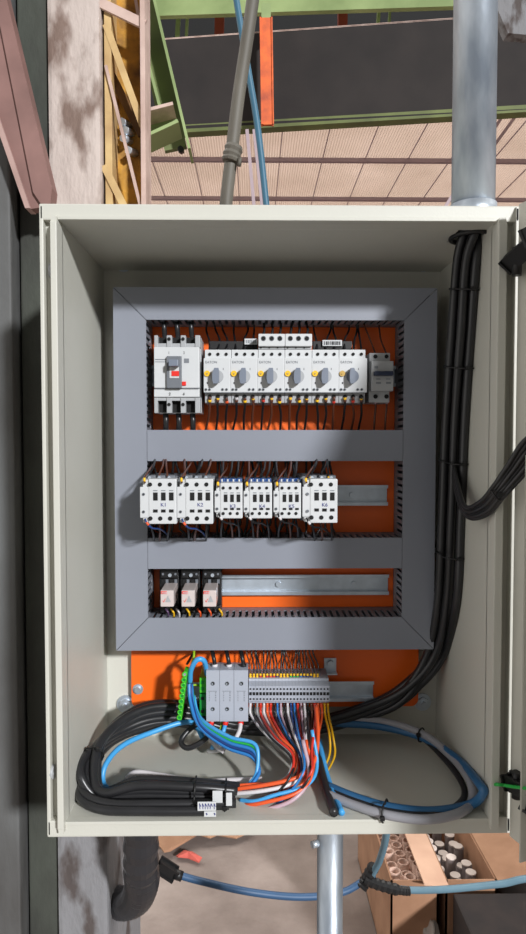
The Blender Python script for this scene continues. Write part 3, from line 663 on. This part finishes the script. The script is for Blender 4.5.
# cable ties
def tie(px, py, Y, axis, R_, label, sx=1, sy=1):
    p = P(px, py, Y); t = thing('cable_tie', p, label, 'cable tie')
    MB().ring(p, axis, R_, .0013, BLACK, 20, 6, sx, sy).build('band', t)
    MB().box(p.x-.003, p.x+.003, p.y-R_*1.05-.004, p.y-R_*.9, p.z-.002, p.z+.003, BLACK, .0006).build('lock', t)
def tie_at(i, label, frac=0., extra=(), BIG=BIG, rr=.0062):
    # a band round the six cables of the big loop at their i-th control point
    pts = [w[i].lerp(w[i+1], frac) for w in BIG]+list(extra); c = sum(pts, Vector())/len(pts)
    ax = (sum((w[i+1]-w[i-1] for w in BIG), Vector())).normalized(); q = ax.to_track_quat('Z', 'Y').inverted()
    loc = [q @ (p-c) for p in pts]; n = 28; path = []
    for k in range(n+1):
        a = 2*PI*k/n; d = Vector((math.cos(a), math.sin(a), 0)); h = max(l.dot(d) for l in loc)+rr+.0012
        path.append(c + q.inverted() @ (d*h))
    t = thing('cable_tie', c, label, 'cable tie'); MB().tube(path, .0013, BLACK, 6, 2).build('band', t)
    f = min(path, key=lambda p: p.y); MB().box(f.x-.003, f.x+.003, f.y-.005, f.y, f.z-.002, f.z+.003, BLACK, .0006).build('lock', t)
tie_at(2, 'black tie on the right cable bundle just below the roof', .4)
tie_at(3, 'black tie on the right cable bundle below the topmost tie', .4)
tie_at(4, 'black tie on the right cable bundle level with the door bundle', .4)
tie_at(5, 'black tie low on the right cable bundle', .4)
tie_at(15, 'black tie at the bend of the left cable loop', .2)
tie_at(19, 'black tie on the lower bundle, left of the white labels')
tie_at(19, 'black tie on the lower bundle, right of the white labels', .78)
tie_at(3, 'black tie at the top of the lower right loop', BIG=LOOPS)
tie_at(9, 'black tie at the bottom of the lower right loop', BIG=LOOPS)
# white cable marker labels
def marker(x0, y0, x1, y1, Y, label, marks=0):
    t = thing('cable_marker', P((x0+x1)/2, y1, Y), label, 'label')
    MB().pbox(x0, y0, x1, y1, Y, Y+.0015, WHITE, .0005).build('tag', t)
    if marks:
        b = MB(); q = random.Random(marks)
        for k in range(marks):
            xx = x0+2+(x1-x0-4)*k/max(1, marks-1)
            a = P(xx, y0+1.4, Y); c = P(xx+q.uniform(-1,1), y1-2, Y); d = P(xx+1.5, (y0+y1)/2, Y)
            b.bar((a.x, Y-.0003, a.z), (c.x, Y-.0003, c.z), .0007, .0006, INK).bar((a.x, Y-.0003, a.z), (d.x, Y-.0003, d.z), .0007, .0006, INK)
        b.build('ink_marks', t)
marker(197.5, 802, 216, 811, -.002, 'white tag with blue handwriting on the black bundle', 6)
marker(204, 811.5, 216, 817, -.001, 'small white tag with blue mark under the handwritten one', 2)
marker(212.5, 791, 222.5, 803, .008, 'blank white tag right above the handwritten tags')
marker(226, 793, 232, 806, .008, 'blank narrow white tag beside the right tie of the bundle')
# bundle to the door
for i in range(6):
    o = (i-2.5)
    cable('door_wire', [(452, 462+o*3, .12), (458, 492+o*3, .08+.004*(i%2)), (467+o*.6, 512+o*2.2, .03+.004*(i%2)), (484+o*1.4, 508+o*2.6, -.008+.004*(i%2)), (499+o*2, 491+o*2.2, -.03), (514+o*2.6, 472+o*2.6, -.045+.004*(i%2)), (535+o*3, 447+o*3.6, -.07), (566+o*2, 436+o*3, -.115)], .0028, CABLE,
          'thin black cable of the bundle crossing to the door, one of six', 'cable', 'thin black cables crossing to the door')
tie(496, 495, -.027, (1,-.6,1), .009, 'black tie on the bundle crossing to the door')
cable('earth_strap', [(492,786,.04),(496,784.5,-.016),(505,785.5,-.022),(515,787,-.04),(532,789,-.08)], .0022, W['green'], 'bright green wire crossing to the door at the lower hinge', 'wire')

# ------------------------------------------------------------------ conduits at the enclosure
t = thing('conduit_pipe', (HX, HY, ZT), 'large galvanized pipe rising from the enclosure roof', 'pipe')
b = MB(); n = 28; RO, RI = .0300, .0275
def hollow(b, c, ro, ri, z0, z1, m, n=28):
    bb = bmesh.new(); L = []
    for r_, z in ((ro, z0), (ro, z1), (ri, z1), (ri, z0)):
        L.append([bb.verts.new((c[0]+r_*math.cos(2*PI*k/n), c[1]+r_*math.sin(2*PI*k/n), z)) for k in range(n)])
    for a in range(4):
        A_, B_ = L[a], L[(a+1)%4]
        for k in range(n): bb.faces.new((A_[k], A_[(k+1)%n], B_[(k+1)%n], B_[k]))
    bmesh.ops.recalc_face_normals(bb, faces=bb.faces); b.merge(bb, m, True)
hollow(b, (HX, HY), RO-.0015, RI, ZT, ZT+.9, GALV); b.build('tube', t)
b = MB(); hollow(b, (HX, HY), RO+.001, RO-.0018, ZT, ZT+.021, GALV); b.build('coupling', t)
MB().cyl((HX+.033, HY-.004, ZT+.007), (1,-.5,0), .0055, .007, STEEL, 12).build('locking_screw', t)
px = P(330, 860, .12)
t = thing('conduit_pipe', (px.x, .12, ZB-.6), 'slim galvanized pipe below the enclosure', 'pipe')
b = MB(); hollow(b, (px.x, .12), .0192, .017, .0, ZB-.002, GALV); b.build('tube', t)
b = MB(); hollow(b, (px.x, .12), .0225, .019, ZB-.027, ZB, GALV); b.build('coupling', t)
q = P(315, 844, .105); MB().cyl((q.x, .105, q.z), (1,.5,0), .005, .010, STEEL, 12).build('locking_screw', t)
# corrugated black conduit
MB().tube([(P(141,800,.15).x, .15, ZB-.001), (P(141,800,.15).x, .152, ZB-.03)] + [P(*q) for q in [(141,866,.175),(142,882,.21),(136,898,.27),(122,903,.34),(106,897,.41),(92,892,.47)]], .0255, mat('conduit_black', (44,44,47), .28, var=.1), 20, 9, .10).build('corrugated_conduit', None, 'fat black corrugated conduit bending away below the enclosure', 'conduit')

# ------------------------------------------------------------------ hoses below
HB = mat('hose_blue', (50,84,120), .5, var=.1); HG = mat('hose_grey_blue', (98,130,146), .5, var=.1)
t = thing('hose', P(165, 870, .5), 'dark blue hose with black end fitting, running right behind slim pipe', 'hose')
MB().tube([P(*q) for q in [(172,873,.50),(200,881,.5),(250,892,.5),(300,897,.52),(340,893,.54),(362,882,.55),(374,874,.55)]], .0072, HB, 10).build('tube', t)
MB().bar(P(160,865,.495), P(174,874,.50), .017, .017, BLACK, bev=.004).cyl(P(178,875,.5), P(184,877,.5)-P(174,873.5,.5), .0100, .018, BLACK).build('end_fitting', t)
t = thing('hose', P(374, 880, .55), 'grey-blue hose patched with black tape, running off to the right', 'hose')
MB().tube([P(*q) for q in [(388,820,.42),(385,842,.46),(379,862,.52),(372,878,.55),(385,886,.55),(410,890,.55),(450,889,.54),(500,884,.53),(560,878,.52),(800,890,.5)]], .0072, HG, 10).build('tube', t)
b = MB().tube([P(*q) for q in [(374,866,.545),(366,880,.55),(361,888,.545)]], .0115, BLACK, 10, 6, .15); b.tube([P(*q) for q in [(364,879,.545),(380,885,.545),(398,890,.545)]], .0105, BLACK, 10, 6, .18)
b.tube([P(*q) for q in [(398,890,.545),(405,891,.545),(410,891,.545)]], .0085, BLACK, 10, 4, .1); b.build('tape_wrap', t)

# ------------------------------------------------------------------ setting: columns, floor, walls
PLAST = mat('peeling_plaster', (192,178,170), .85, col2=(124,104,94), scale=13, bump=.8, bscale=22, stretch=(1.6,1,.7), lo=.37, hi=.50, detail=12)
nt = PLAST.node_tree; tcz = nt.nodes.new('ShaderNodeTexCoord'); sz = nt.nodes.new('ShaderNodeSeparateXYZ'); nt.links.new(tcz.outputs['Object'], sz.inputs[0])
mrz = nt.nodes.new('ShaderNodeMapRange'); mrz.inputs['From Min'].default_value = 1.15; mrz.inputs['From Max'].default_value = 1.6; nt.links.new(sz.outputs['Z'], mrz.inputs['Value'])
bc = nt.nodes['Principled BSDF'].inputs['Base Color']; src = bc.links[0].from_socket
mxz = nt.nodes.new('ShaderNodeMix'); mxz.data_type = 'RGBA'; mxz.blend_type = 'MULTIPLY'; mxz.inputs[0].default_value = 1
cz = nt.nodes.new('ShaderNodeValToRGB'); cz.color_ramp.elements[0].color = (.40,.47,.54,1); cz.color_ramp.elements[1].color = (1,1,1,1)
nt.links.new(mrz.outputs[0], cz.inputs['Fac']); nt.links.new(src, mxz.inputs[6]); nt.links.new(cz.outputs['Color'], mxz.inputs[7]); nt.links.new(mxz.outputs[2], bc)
CONC = mat('grey_green_concrete', (70,74,66), .8, col2=(50,50,46), scale=9, bump=.3, bscale=40, detail=8, stretch=(1,1,.5))
CONC2 = mat('grey_concrete', (104,106,106), .7, col2=(70,68,66), scale=6, bump=.25, bscale=50, detail=8, stretch=(1,1,.4))
YC0 = .30
def xa(px, Y=YC0): return P(px, 520, Y).x
b = MB(); b.box(xa(24), xa(54), YC0, .62, 0, 3.2, CONC, .003); b.build('wall_column_middle', None, kind='structure')
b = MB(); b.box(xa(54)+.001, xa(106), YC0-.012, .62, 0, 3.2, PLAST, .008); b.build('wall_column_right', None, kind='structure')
b = MB(); b.box(xa(-90), xa(21), YC0-.03, .6, 0, 3.2, CONC2, .004); b.build('wall_column_left', None, kind='structure')
b = MB(); b.box(xa(15), xa(27), .40, .6, 0, 3.2, VOID); b.build('wall_joint', None, kind='structure')
# brackets that carry the enclosure on the column
t = thing('mounting_bracket', P(80, 300, .27), 'steel fixing strap hidden behind the enclosure', 'bracket')
MB().box(xa(60), xa(108), YB+.006, YC0-.012, ZB+.1, ZB+.14, STEEL).box(xa(60), xa(108), YB+.006, YC0-.012, ZT-.14, ZT-.1, STEEL).build('strap', t)
FL = mat('dusty_concrete_floor', (160,146,138), .9, col2=(118,105,98), scale=3.5, bump=.35, bscale=30, detail=10)
b = MB(); b.box(-9, 9, -1.2, 17, -.05, 0, FL); b.build('floor', None, kind='structure')
BRICK = mat('far_wall_render', (170,120,104), .9, col2=(120,84,74), scale=2)
b = MB(); b.box(-9, 9, 16.9, 17.1, 0, 7.0, BRICK); b.build('wall_back', None, kind='structure')

# maroon steel brace
MAR = mat('maroon_steel', (146,110,103), .7, col2=(118,88,82), scale=8, bump=.1)
MARL = mat('maroon_edge', (196,166,158), .7, col2=(160,130,122), scale=8)
t = thing('steel_brace', P(40, 210, .2), 'maroon steel channel slanting down to the enclosure corner', 'steel beam')
YM = .235
def pb(b, p, q, wpx, Y, d, m, Y2=None):
    Y2 = Y if Y2 is None else Y2
    b.bar(P(p[0], p[1], Y), P(q[0], q[1], Y2), wpx*S(Y), d, m)
b = MB(); pz = [P(*q, YM) for q in [(-9,-20),(2,-20),(52,188),(50,206),(43,207),(33,192)]]
b.prism([(p.x, p.z) for p in pz], YM, YM+.03, MAR); b.build('face', t)
b = MB(); pz = [P(*q, YM+.006) for q in [(-60,-20),(-9,-20),(35,195),(43,207),(30,209),(-3,120)]]
b.prism([(p.x, p.z) for p in pz], YM+.006, YM+.028, MAR); b.build('web', t)
b = MB(); pz = [P(*q, YM) for q in [(-30,50),(-24,50),(30,208),(25,208)]]
b.prism([(p.x, p.z) for p in pz], YM, YM+.030, MARL); b.build('flange', t, 'paler maroon lower flange')

# lattice column right of the plastered one
CRM = mat('cream_steel', (214,184,128), .7, col2=(176,142,96), scale=12, bump=.1); CRM2 = mat('pale_pink_steel', (206,180,168), .7, col2=(168,140,128), scale=12)
AMB = mat('rusty_amber_plate', (196,144,50), .7, col2=(96,66,36), scale=26, bump=.3, detail=9, lo=.3, hi=.62)
YL = .30
lx0 = xa(106)+.0005
t = thing('lattice_column', P(125, 200, YL), 'cream painted lattice post fixed beside the plastered column', 'steel post')
zb0, zt0 = 1.60, P(120, -60, YL).z
b = MB(); xl = P(104.5, 100, YL).x; b.box(max(lx0, xl), max(lx0, xl)+.012, YL, YL+.05, zb0, zt0, CRM, .001); b.build('chord', t)
x2 = P(141.5, 100, YL).x; MB().box(x2, x2+.008, YL-.012, YL+.05, zb0, zt0, CRM2, .001).build('chord', t, 'right chord, paler')
for (p, q, w, m, Y) in (((100,3),(145,25),9,CRM2,YL-.004), ((106,25),(143,127),6.5,CRM,YL+.002), ((106,66),(141,208),3,CRM2,YL-.002), ((104,166),(128,214),7,CRM,YL), ((101,55),(142,135),8,mat('brown_steel',(120,84,40),.7,col2=(84,56,30)),YL+.03), ((134,-10),(146,60),3,CRM2,YL+.02)):
    b = MB(); pb(b, p, q, w, Y, .006, m); b.build('brace', t)
b = MB(); z0, z1 = zb0, zt0; b.box(lx0+.002, x2+.004, YL+.05, YL+.056, z0, z1, AMB); b.build('backing_plate', t, 'rusty amber backing plate')
b = MB()
for q in ((126,124),(129,132),(132,152),(127,140)): b.cyl(P(q[0], q[1], YL+.04), (.3,1,.2), .007, .03, STEEL, 6)
b.build('bolt', t)
MB().box(xa(100), x2+.008, YL-.002, YL+.056, zb0-.02, zb0, CRM).build('foot_plate', t)

# ------------------------------------------------------------------ overhead: crane girder, roof
GRN = mat('green_steel', (150,168,112), .6, col2=(124,142,90), scale=3); GRND = mat('olive_green_steel', (112,122,70), .6, col2=(88,96,58), scale=3)
DRK = mat('dark_brown_sheet', (42,36,34), .8, col2=(32,27,26), scale=3, bump=.1); ORG = mat('safety_orange_steel', (240,112,44), .6, col2=(170,74,44), scale=7)
RST = mat('rust_red_steel', (150,62,44), .7)
def YG(x): return 5.0-(x-150)*.0013      # crane recedes to the left
def seg(b, pts, m, dep=.15):
    """solid plate whose outline is given by (px,py) points, standing on the slanting crane plane"""
    bb = bmesh.new(); A_ = [bb.verts.new(P(x, y, YG(x))) for x, y in pts]; B_ = [bb.verts.new(P(x, y, YG(x))+Vector((0, dep, 0))) for x, y in pts]
    bb.faces.new(A_); bb.faces.new(B_[::-1]); k = len(pts)
    for i in range(k): bb.faces.new((A_[i], B_[i], B_[(i+1)%k], A_[(i+1)%k]))
    bmesh.ops.recalc_face_normals(bb, faces=bb.faces); b.merge(bb, m)
t = thing('crane_girder', P(330, 130, 5), 'dark overhead crane girder with green flanges across the hall', 'crane girder')
b = MB(); seg(b, [(60,-40),(640,-48),(640,0),(60,19)], GRN, .05); b.build('upper_beam', t, 'green upper beam')
b = MB(); seg(b, [(60,46),(640,5),(640,103),(60,136)], DRK, .08); b.build('web_sheet', t, 'dark brown sheet')
b = MB(); seg(b, [(60,45.5),(640,4.5),(640,6),(60,47)], CRM2, .09); b.build('lit_sheet_edge', t, 'sheet edge coloured pale for the light on it')  # light along the sheet's top edge, painted as a pale strip
b = MB(); seg(b, [(60,132),(640,98),(640,105),(60,140)], GRND, .10); b.build('lower_beam', t, 'olive green lower beam')
for x, w in ((180,4), (189,2.5), (380,3), (391,2)):
    b = MB(); Y = YG(x)+.3; b.bar(P(x, -10, Y), P(x-4, 60, Y), w*S(Y), .04, GRN); b.build('hanger', t)
for x in (220, 343):
    b = MB(); Y = YG(x)+.32; b.bar(P(x, -10, Y), P(x-1, 55, Y), 9*S(Y), .06, RST); b.build('rust_red_strut', t, 'rust red strut')
b = MB(); seg_y = 6.2; X0, X1, Z0, Z1 = R(60, -80, 640, 80, seg_y); b.box(X0, X1, seg_y, seg_y+.1, Z0, Z1, VOID); b.build('shade_backing', t, 'added dark sheet standing in for shade above the girder')  # added near-black plate, paints the shaded gap over the girder
t = thing('hanging_bracket', P(266, 124, 4.6), 'safety orange bar hanging from the green crane beam', 'hanging bar')
MB().bar(P(266, 20, 4.6), P(267.5, 124, 4.6), 10*S(4.6), .03, ORG, bev=.01).build('bar', t)
MB().bar(P(266, 8, 4.65), P(266, 27, 4.65), 9*S(4.65), .12, GRN).build('clamp', t)
MB().bar(P(516, -10, 4.7), P(491, 48, 4.7), 9*S(4.7), .08, ORG, bev=.01).build('orange_bar', None, 'slanting orange bar at the top right behind the large pipe', 'bar')
b = MB(); pz = [P(*q, 2.2) for q in [(500,-10),(540,-10),(540,36),(508,33),(497,8)]]; b.prism([(p.x, p.z) for p in pz], 2.2, 2.26, PLAST); b.build('concrete_corbel', None, 'pale concrete edge in the top right corner', 'concrete block')
# green slanting post and stub left of girder
t = thing('slanting_post', P(180, 150, 2.2), 'green steel post slanting down beside the lattice column', 'steel post')
b = MB(); b.bar(P(140, -20, 2.2), P(176, 150, 2.2), 22*S(2.2), .03, GRND); b.build('web', t)
b = MB(); b.bar(P(149.5, -20, 2.16), P(191, 156, 2.16), 2.6*S(2.2), .16, GRN); b.build('flange', t)
b = MB(); b.bar(P(140, 30, 2.16), P(162, 115, 2.16), 2.6*S(2.2), .10, GRN); b.build('flange', t)
MB().cyl(P(181, 150, 2.17), (0,1,.2), .014, .05, BLACK, 6).build('bolt', t)
t = thing('beam_stub', P(155, 135, 1.9), 'short green beam stub behind the lattice column', 'steel beam')
b = MB(); pz = [P(*q, 1.9) for q in [(128,120),(175,112),(179,130),(128,152)]]; b.prism([(p.x, p.z) for p in pz], 1.9, 1.93, GRN); b.build('web', t)
b = MB(); b.bar(P(128, 124, 1.86), P(175, 112, 1.86), 3*S(1.9), .14, CRM2); b.bar(P(128, 153, 1.86), P(180, 129, 1.86), 3*S(1.9), .14, GRN); b.build('flange', t)
# roof
ROOFZ = 6.5
rm = bpy.data.materials.new('translucent_roof_sheet'); rm.use_nodes = True; nt = rm.node_tree
pb_ = nt.nodes['Principled BSDF']; out = nt.nodes['Material Output']
nz = nt.nodes.new('ShaderNodeTexNoise'); nz.inputs['Scale'].default_value = .8; tcn = nt.nodes.new('ShaderNodeTexCoord'); nt.links.new(tcn.outputs['Object'], nz.inputs['Vector'])
rp = nt.nodes.new('ShaderNodeValToRGB'); rp.color_ramp.elements[0].color = (.40,.29,.22,1); rp.color_ramp.elements[1].color = (.64,.49,.41,1); nt.links.new(nz.outputs['Fac'], rp.inputs['Fac'])
tr = nt.nodes.new('ShaderNodeBsdfTranslucent'); mx = nt.nodes.new('ShaderNodeMixShader'); mx.inputs[0].default_value = .75
nt.links.new(rp.outputs['Color'], tr.inputs['Color']); nt.links.new(rp.outputs['Color'], pb_.inputs['Base Color'])
nt.links.new(pb_.outputs[0], mx.inputs[1]); nt.links.new(tr.outputs[0], mx.inputs[2]); nt.links.new(mx.outputs[0], out.inputs['Surface'])
b = MB(); bb = bmesh.new(); rows = []
x = -8.0
prof = []
while x < 8.5:
    prof.append((x, 0)); prof.append((x+.0225, .014)); x += .045
for Y in (7.5, 12.0, 17.0): rows.append([bb.verts.new((x, Y, ROOFZ+z)) for x, z in prof])
for a, c in zip(rows, rows[1:]):
    for k in range(len(a)-1): bb.faces.new((a[k], a[k+1], c[k+1], c[k]))
b.merge(bb, rm); b.build('ceiling', None, kind='structure')
PUR = mat('purlin_steel', (168,150,156), .6)
def yroof(py): # depth where a row meets the roof plane
    d = ROT @ Vector((0, (467-py)/F, -1)); return CAM.y+d.y*(ROOFZ-CAM.z)/d.z
for k, py in enumerate((158, 197)):
    Y = yroof(py); MB().box(-8, 8.4, Y-.04, Y+.04, ROOFZ-.07, ROOFZ-.002, PUR).build('trim_%d' % (k+1), None, kind='structure')
k = 3
for xx in [(-5.6+.76*i) for i in range(17)]:
    MB().box(xx-.007, xx+.007, 7.6, 16.9, ROOFZ-.02, ROOFZ-.001, PUR).build('trim_%d' % k, None, kind='structure'); k += 1
for q0, q1, w in (((247,130),(254,206),3.2), ((254,130),(262,206),3)):
    MB().bar(P(q0[0], q0[1], 4.2), P(q1[0], q1[1], 4.2), w*S(4.2), .03, PUR).build('roof_strut', None, '%s thin grey strut behind the blue rod' % ('left' if w > 3.1 else 'right'), 'strut')
for q0, q1, lb in (((505,112),(440,215),'long'), ((520,110),(462,190),'short')):
    MB().bar(P(q0[0], q0[1], 9.5), P(q1[0], q1[1], 9.5), 3*S(9.5), .04, PUR).build('roof_brace', None, '%s slanting roof brace behind the large pipe' % lb, 'strut')
# grey hose-like pole and blue rod in front of girder
GP = mat('olive_grey_pole', (112,108,98), .6, col2=(84,80,72), scale=10, stretch=(1,1,.3))
t = thing('hanging_pole', P(226, 210, .8), 'grey-brown leaning pole with a wrapped joint above the enclosure', 'pole')
MB().tube([P(*q) for q in [(257,-30,.85),(247,40,.85),(238,100,.85),(231,160,.85),(225,215,.85),(206,420,.86)]], 6.4*S(.85), GP, 14).build('rod', t)
MB().tube([P(*q) for q in [(234.5,146,.845),(232,155,.845),(230.5,162,.845)]], 8.3*S(.85), GP, 12, 3, .12).tube([P(*q) for q in [(240,158,.83),(239,166,.83)]], 2.2*S(.85), GP, 6).build('wrapped_joint', t)
t = MB().tube([P(*q) for q in [(232,-30,1.2),(238,10,1.2),(249,75,1.2),(258,130,1.2),(267,212,1.2),(290,440,1.2)]], 3.2*S(1.2), mat('teal_blue_rod', (56,104,128), .5), 12).build('blue_rod', None, 'teal blue rod crossing behind the leaning pole', 'rod')

# ------------------------------------------------------------------ on the floor behind
CARD = mat('cardboard', (168,128,100), .85, col2=(146,108,82), scale=10, bump=.05); CARDL = mat('pale_cardboard', (212,174,148), .85, col2=(198,158,134), scale=8)
TUBE = mat('tube_card', (204,172,156), .8); ROLL = mat('grey_roll', (120,108,106), .7, col2=(96,86,84), scale=40)
def carton(x0, x1, y0, y1, h, label):
    t = thing('cardboard_box', ((x0+x1)/2, (y0+y1)/2, 0), label, 'cardboard box'); w = .005
    MB().box(x0, x1, y0, y1, .001, .006, CARD).box(x0, x0+w, y0, y1, .001, h, CARD).box(x1-w, x1, y0, y1, .001, h, CARD).box(x0, x1, y0, y0+w, .001, h, CARD).box(x0, x1, y1-w, y1, .001, h, CARD).build('walls', t)
    return t
H = .30
A = carton(.375, .505, .93, 1.50, H, 'open cardboard box of hollow tubes on the floor')
B = carton(.525, .665, .93, 1.50, H, 'open cardboard box of grey rolls on the floor')
MB().bar((.525, 1.2, H+.001), (.456, 1.2, H+.016), .62, .004, CARDL, up=(0,0,1)).build('flap', B, 'pale flap folded out left')
MB().bar((.665, 1.22, H+.001), (.79, 1.22, H+.03), .60, .004, CARD, up=(0,0,1)).build('flap', B, 'tan flap folded out right')
MB().bar((.44, 1.5, H), (.44, 1.56, H+.05), .12, .004, CARD, up=(0,0,1)).build('flap', A)
k = 0
for iy in range(7):
    for ix in range(3):
        x = .375+.026+ix*.039; y = .96+iy*.044+(ix%2)*.02
        b = MB(); hollow(b, (x, y), .0178, .0125, .006, .275+random.uniform(-.02,.01), TUBE, 16)
        b.build('cardboard_tube', None, 'hollow cardboard tube standing in the open left box', 'tube', 'cardboard tubes in the left box')
for iy in range(8):
    for ix in range(3):
        x = .525+.028+ix*.040; y = .965+iy*.042+(ix%2)*.018; h_ = .215+random.uniform(-.02,.03)
        b = MB(); b.cyl((x, y, h_/2+.006), (random.uniform(-.03,.03), -.02, 1), .0150, h_, ROLL, 16); b.cyl((x-.0002, y-.0001, h_+.007), (0, -.02, 1), .0150, .004, mat('roll_end', (212,200,192), .7), 16)
        b.build('grey_roll', None, 'solid grey roll standing in the right box', 'roll', 'grey rolls in the right box')
DB = mat('carton_front_shade', (40,31,29), .8, col2=(28,22,22))  # shade on the carton fronts put into a dark brown colour
b = MB(); b.box(.535, .95, .50, .90, .001, .285, DB, .006).box(.70, 1.0, .50, 1.7, .001, .22, DB, .006); b.build('carton_shade_block', None, 'added dark brown block standing in for the shaded fronts of the boxes', 'shade block')  # added block standing in for the shaded carton fronts
# crumpled plastic bag
b = MB(); bb = bmesh.new(); bmesh.ops.create_icosphere(bb, subdivisions=4, radius=1)
from mathutils import noise
for v in bb.verts:
    d = 1+.22*noise.noise(v.co*2.3)+.10*noise.noise(v.co*6); v.co = Vector((.487+v.co.x*.030*d, 1.0+v.co.y*.11*d, .118+v.co.z*.095*d))
b.merge(bb, mat('crumpled_plastic', (168,158,150), .35, var=.1), True); b.build('plastic_bag', None, 'crumpled pale plastic bag between the two open boxes', 'bag')
# torn cardboard and red scrap on the floor
def scrap(pts, Yc, m, z=.01, up=.03):
    b = MB(); bb = bmesh.new(); A_ = []; 
    for x, y in pts:
        d = ROT @ Vector(((x-263)/F, (467-y)/F, -1)); p = CAM+d*((z-CAM.z)/d.z); p.z += up*abs(math.sin(x*.13+y*.3)); A_.append(p)
    c = sum(A_, Vector())/len(A_); c.z += .015
    T = [bb.verts.new(p) for p in A_]; U = [bb.verts.new(p-Vector((0,0,.004))) for p in A_]; ct = bb.verts.new(c); cu = bb.verts.new(c-Vector((0,0,.004))); k = len(pts)
    for i in range(k):
        j = (i+1)%k; bb.faces.new((T[i], T[j], ct)); bb.faces.new((U[j], U[i], cu)); bb.faces.new((T[i], U[i], U[j], T[j]))
    bmesh.ops.recalc_face_normals(bb, faces=bb.faces); b.merge(bb, m); return b
scrap([(160,826),(258,822),(250,836),(236,842),(224,838),(210,845),(196,841),(182,850),(170,856),(164,858),(158,850)], 1.6, CARD).build('torn_cardboard', None, 'torn piece of cardboard on the floor below the enclosure', 'cardboard')
scrap([(176,856),(184,851),(192,854),(202,860),(199,864),(188,859),(178,859)], 1.5, mat('red_rag', (196,92,80), .8), up=.01).build('red_scrap', None, 'small red scrap on the floor beside torn cardboard', 'scrap')

# ------------------------------------------------------------------ light
w = bpy.data.worlds.new('World'); C.world = w; w.use_nodes = True; nt = w.node_tree
bg = nt.nodes['Background']; tc = nt.nodes.new('ShaderNodeTexCoord'); sp = nt.nodes.new('ShaderNodeSeparateXYZ'); nt.links.new(tc.outputs['Generated'], sp.inputs[0])
mr = nt.nodes.new('ShaderNodeMapRange'); mr.inputs['From Min'].default_value = -.8; mr.inputs['From Max'].default_value = .6; mr.inputs['To Min'].default_value = .19; mr.inputs['To Max'].default_value = .08
nt.links.new(sp.outputs['Y'], mr.inputs['Value'])
mz = nt.nodes.new('ShaderNodeMapRange'); mz.inputs['From Min'].default_value = .45; mz.inputs['From Max'].default_value = .9; mz.inputs['To Min'].default_value = 0; mz.inputs['To Max'].default_value = 4.2
nt.links.new(sp.outputs['Z'], mz.inputs['Value'])
ad = nt.nodes.new('ShaderNodeMath'); ad.operation = 'ADD'; nt.links.new(mr.outputs[0], ad.inputs[0]); nt.links.new(mz.outputs[0], ad.inputs[1])
my = nt.nodes.new('ShaderNodeMapRange'); my.inputs['From Min'].default_value = -.1; my.inputs['From Max'].default_value = .3; nt.links.new(sp.outputs['Y'], my.inputs['Value'])
mzy = nt.nodes.new('ShaderNodeMath'); mzy.operation = 'MULTIPLY'; nt.links.new(mz.outputs[0], mzy.inputs[0]); nt.links.new(my.outputs[0], mzy.inputs[1]); nt.links.new(mzy.outputs[0], ad.inputs[1])
mx_ = nt.nodes.new('ShaderNodeMapRange'); mx_.inputs['From Min'].default_value = -.35; mx_.inputs['From Max'].default_value = -.95; mx_.inputs['To Min'].default_value = 0; mx_.inputs['To Max'].default_value = 1.1
nt.links.new(sp.outputs['X'], mx_.inputs['Value'])
ad2 = nt.nodes.new('ShaderNodeMath'); ad2.operation = 'ADD'; nt.links.new(ad.outputs[0], ad2.inputs[0]); nt.links.new(mx_.outputs[0], ad2.inputs[1]); ad = ad2
ms = nt.nodes.new('ShaderNodeMath'); ms.operation = 'MULTIPLY'; ms.inputs[1].default_value = 1; nt.links.new(ad.outputs[0], ms.inputs[0])
nt.links.new(ms.outputs[0], bg.inputs['Strength']); bg.inputs['Color'].default_value = (1.0,.97,.93,1)
L = bpy.data.lights.new('sun', 'SUN'); L.energy = 4.1; L.angle = math.radians(4); L.color = (.97,.98,1)
lo = bpy.data.objects.new('sun', L); COL.objects.link(lo)
lo.rotation_euler = Vector((-.56, 1, -.43)).to_track_quat('-Z', 'Y').to_euler()

cd = bpy.data.cameras.new('camera'); cd.sensor_fit = 'VERTICAL'; cd.sensor_height = 36; cd.lens = F/934*36; cd.clip_start = .01; cd.clip_end = 100
co = bpy.data.objects.new('camera', cd); COL.objects.link(co); co.location = CAM; co.rotation_euler = ROT.to_euler(); C.camera = co
v = C.view_settings; v.view_transform = 'Standard'; v.look = 'None'; v.exposure = 0; v.gamma = 1; v.use_curve_mapping = False
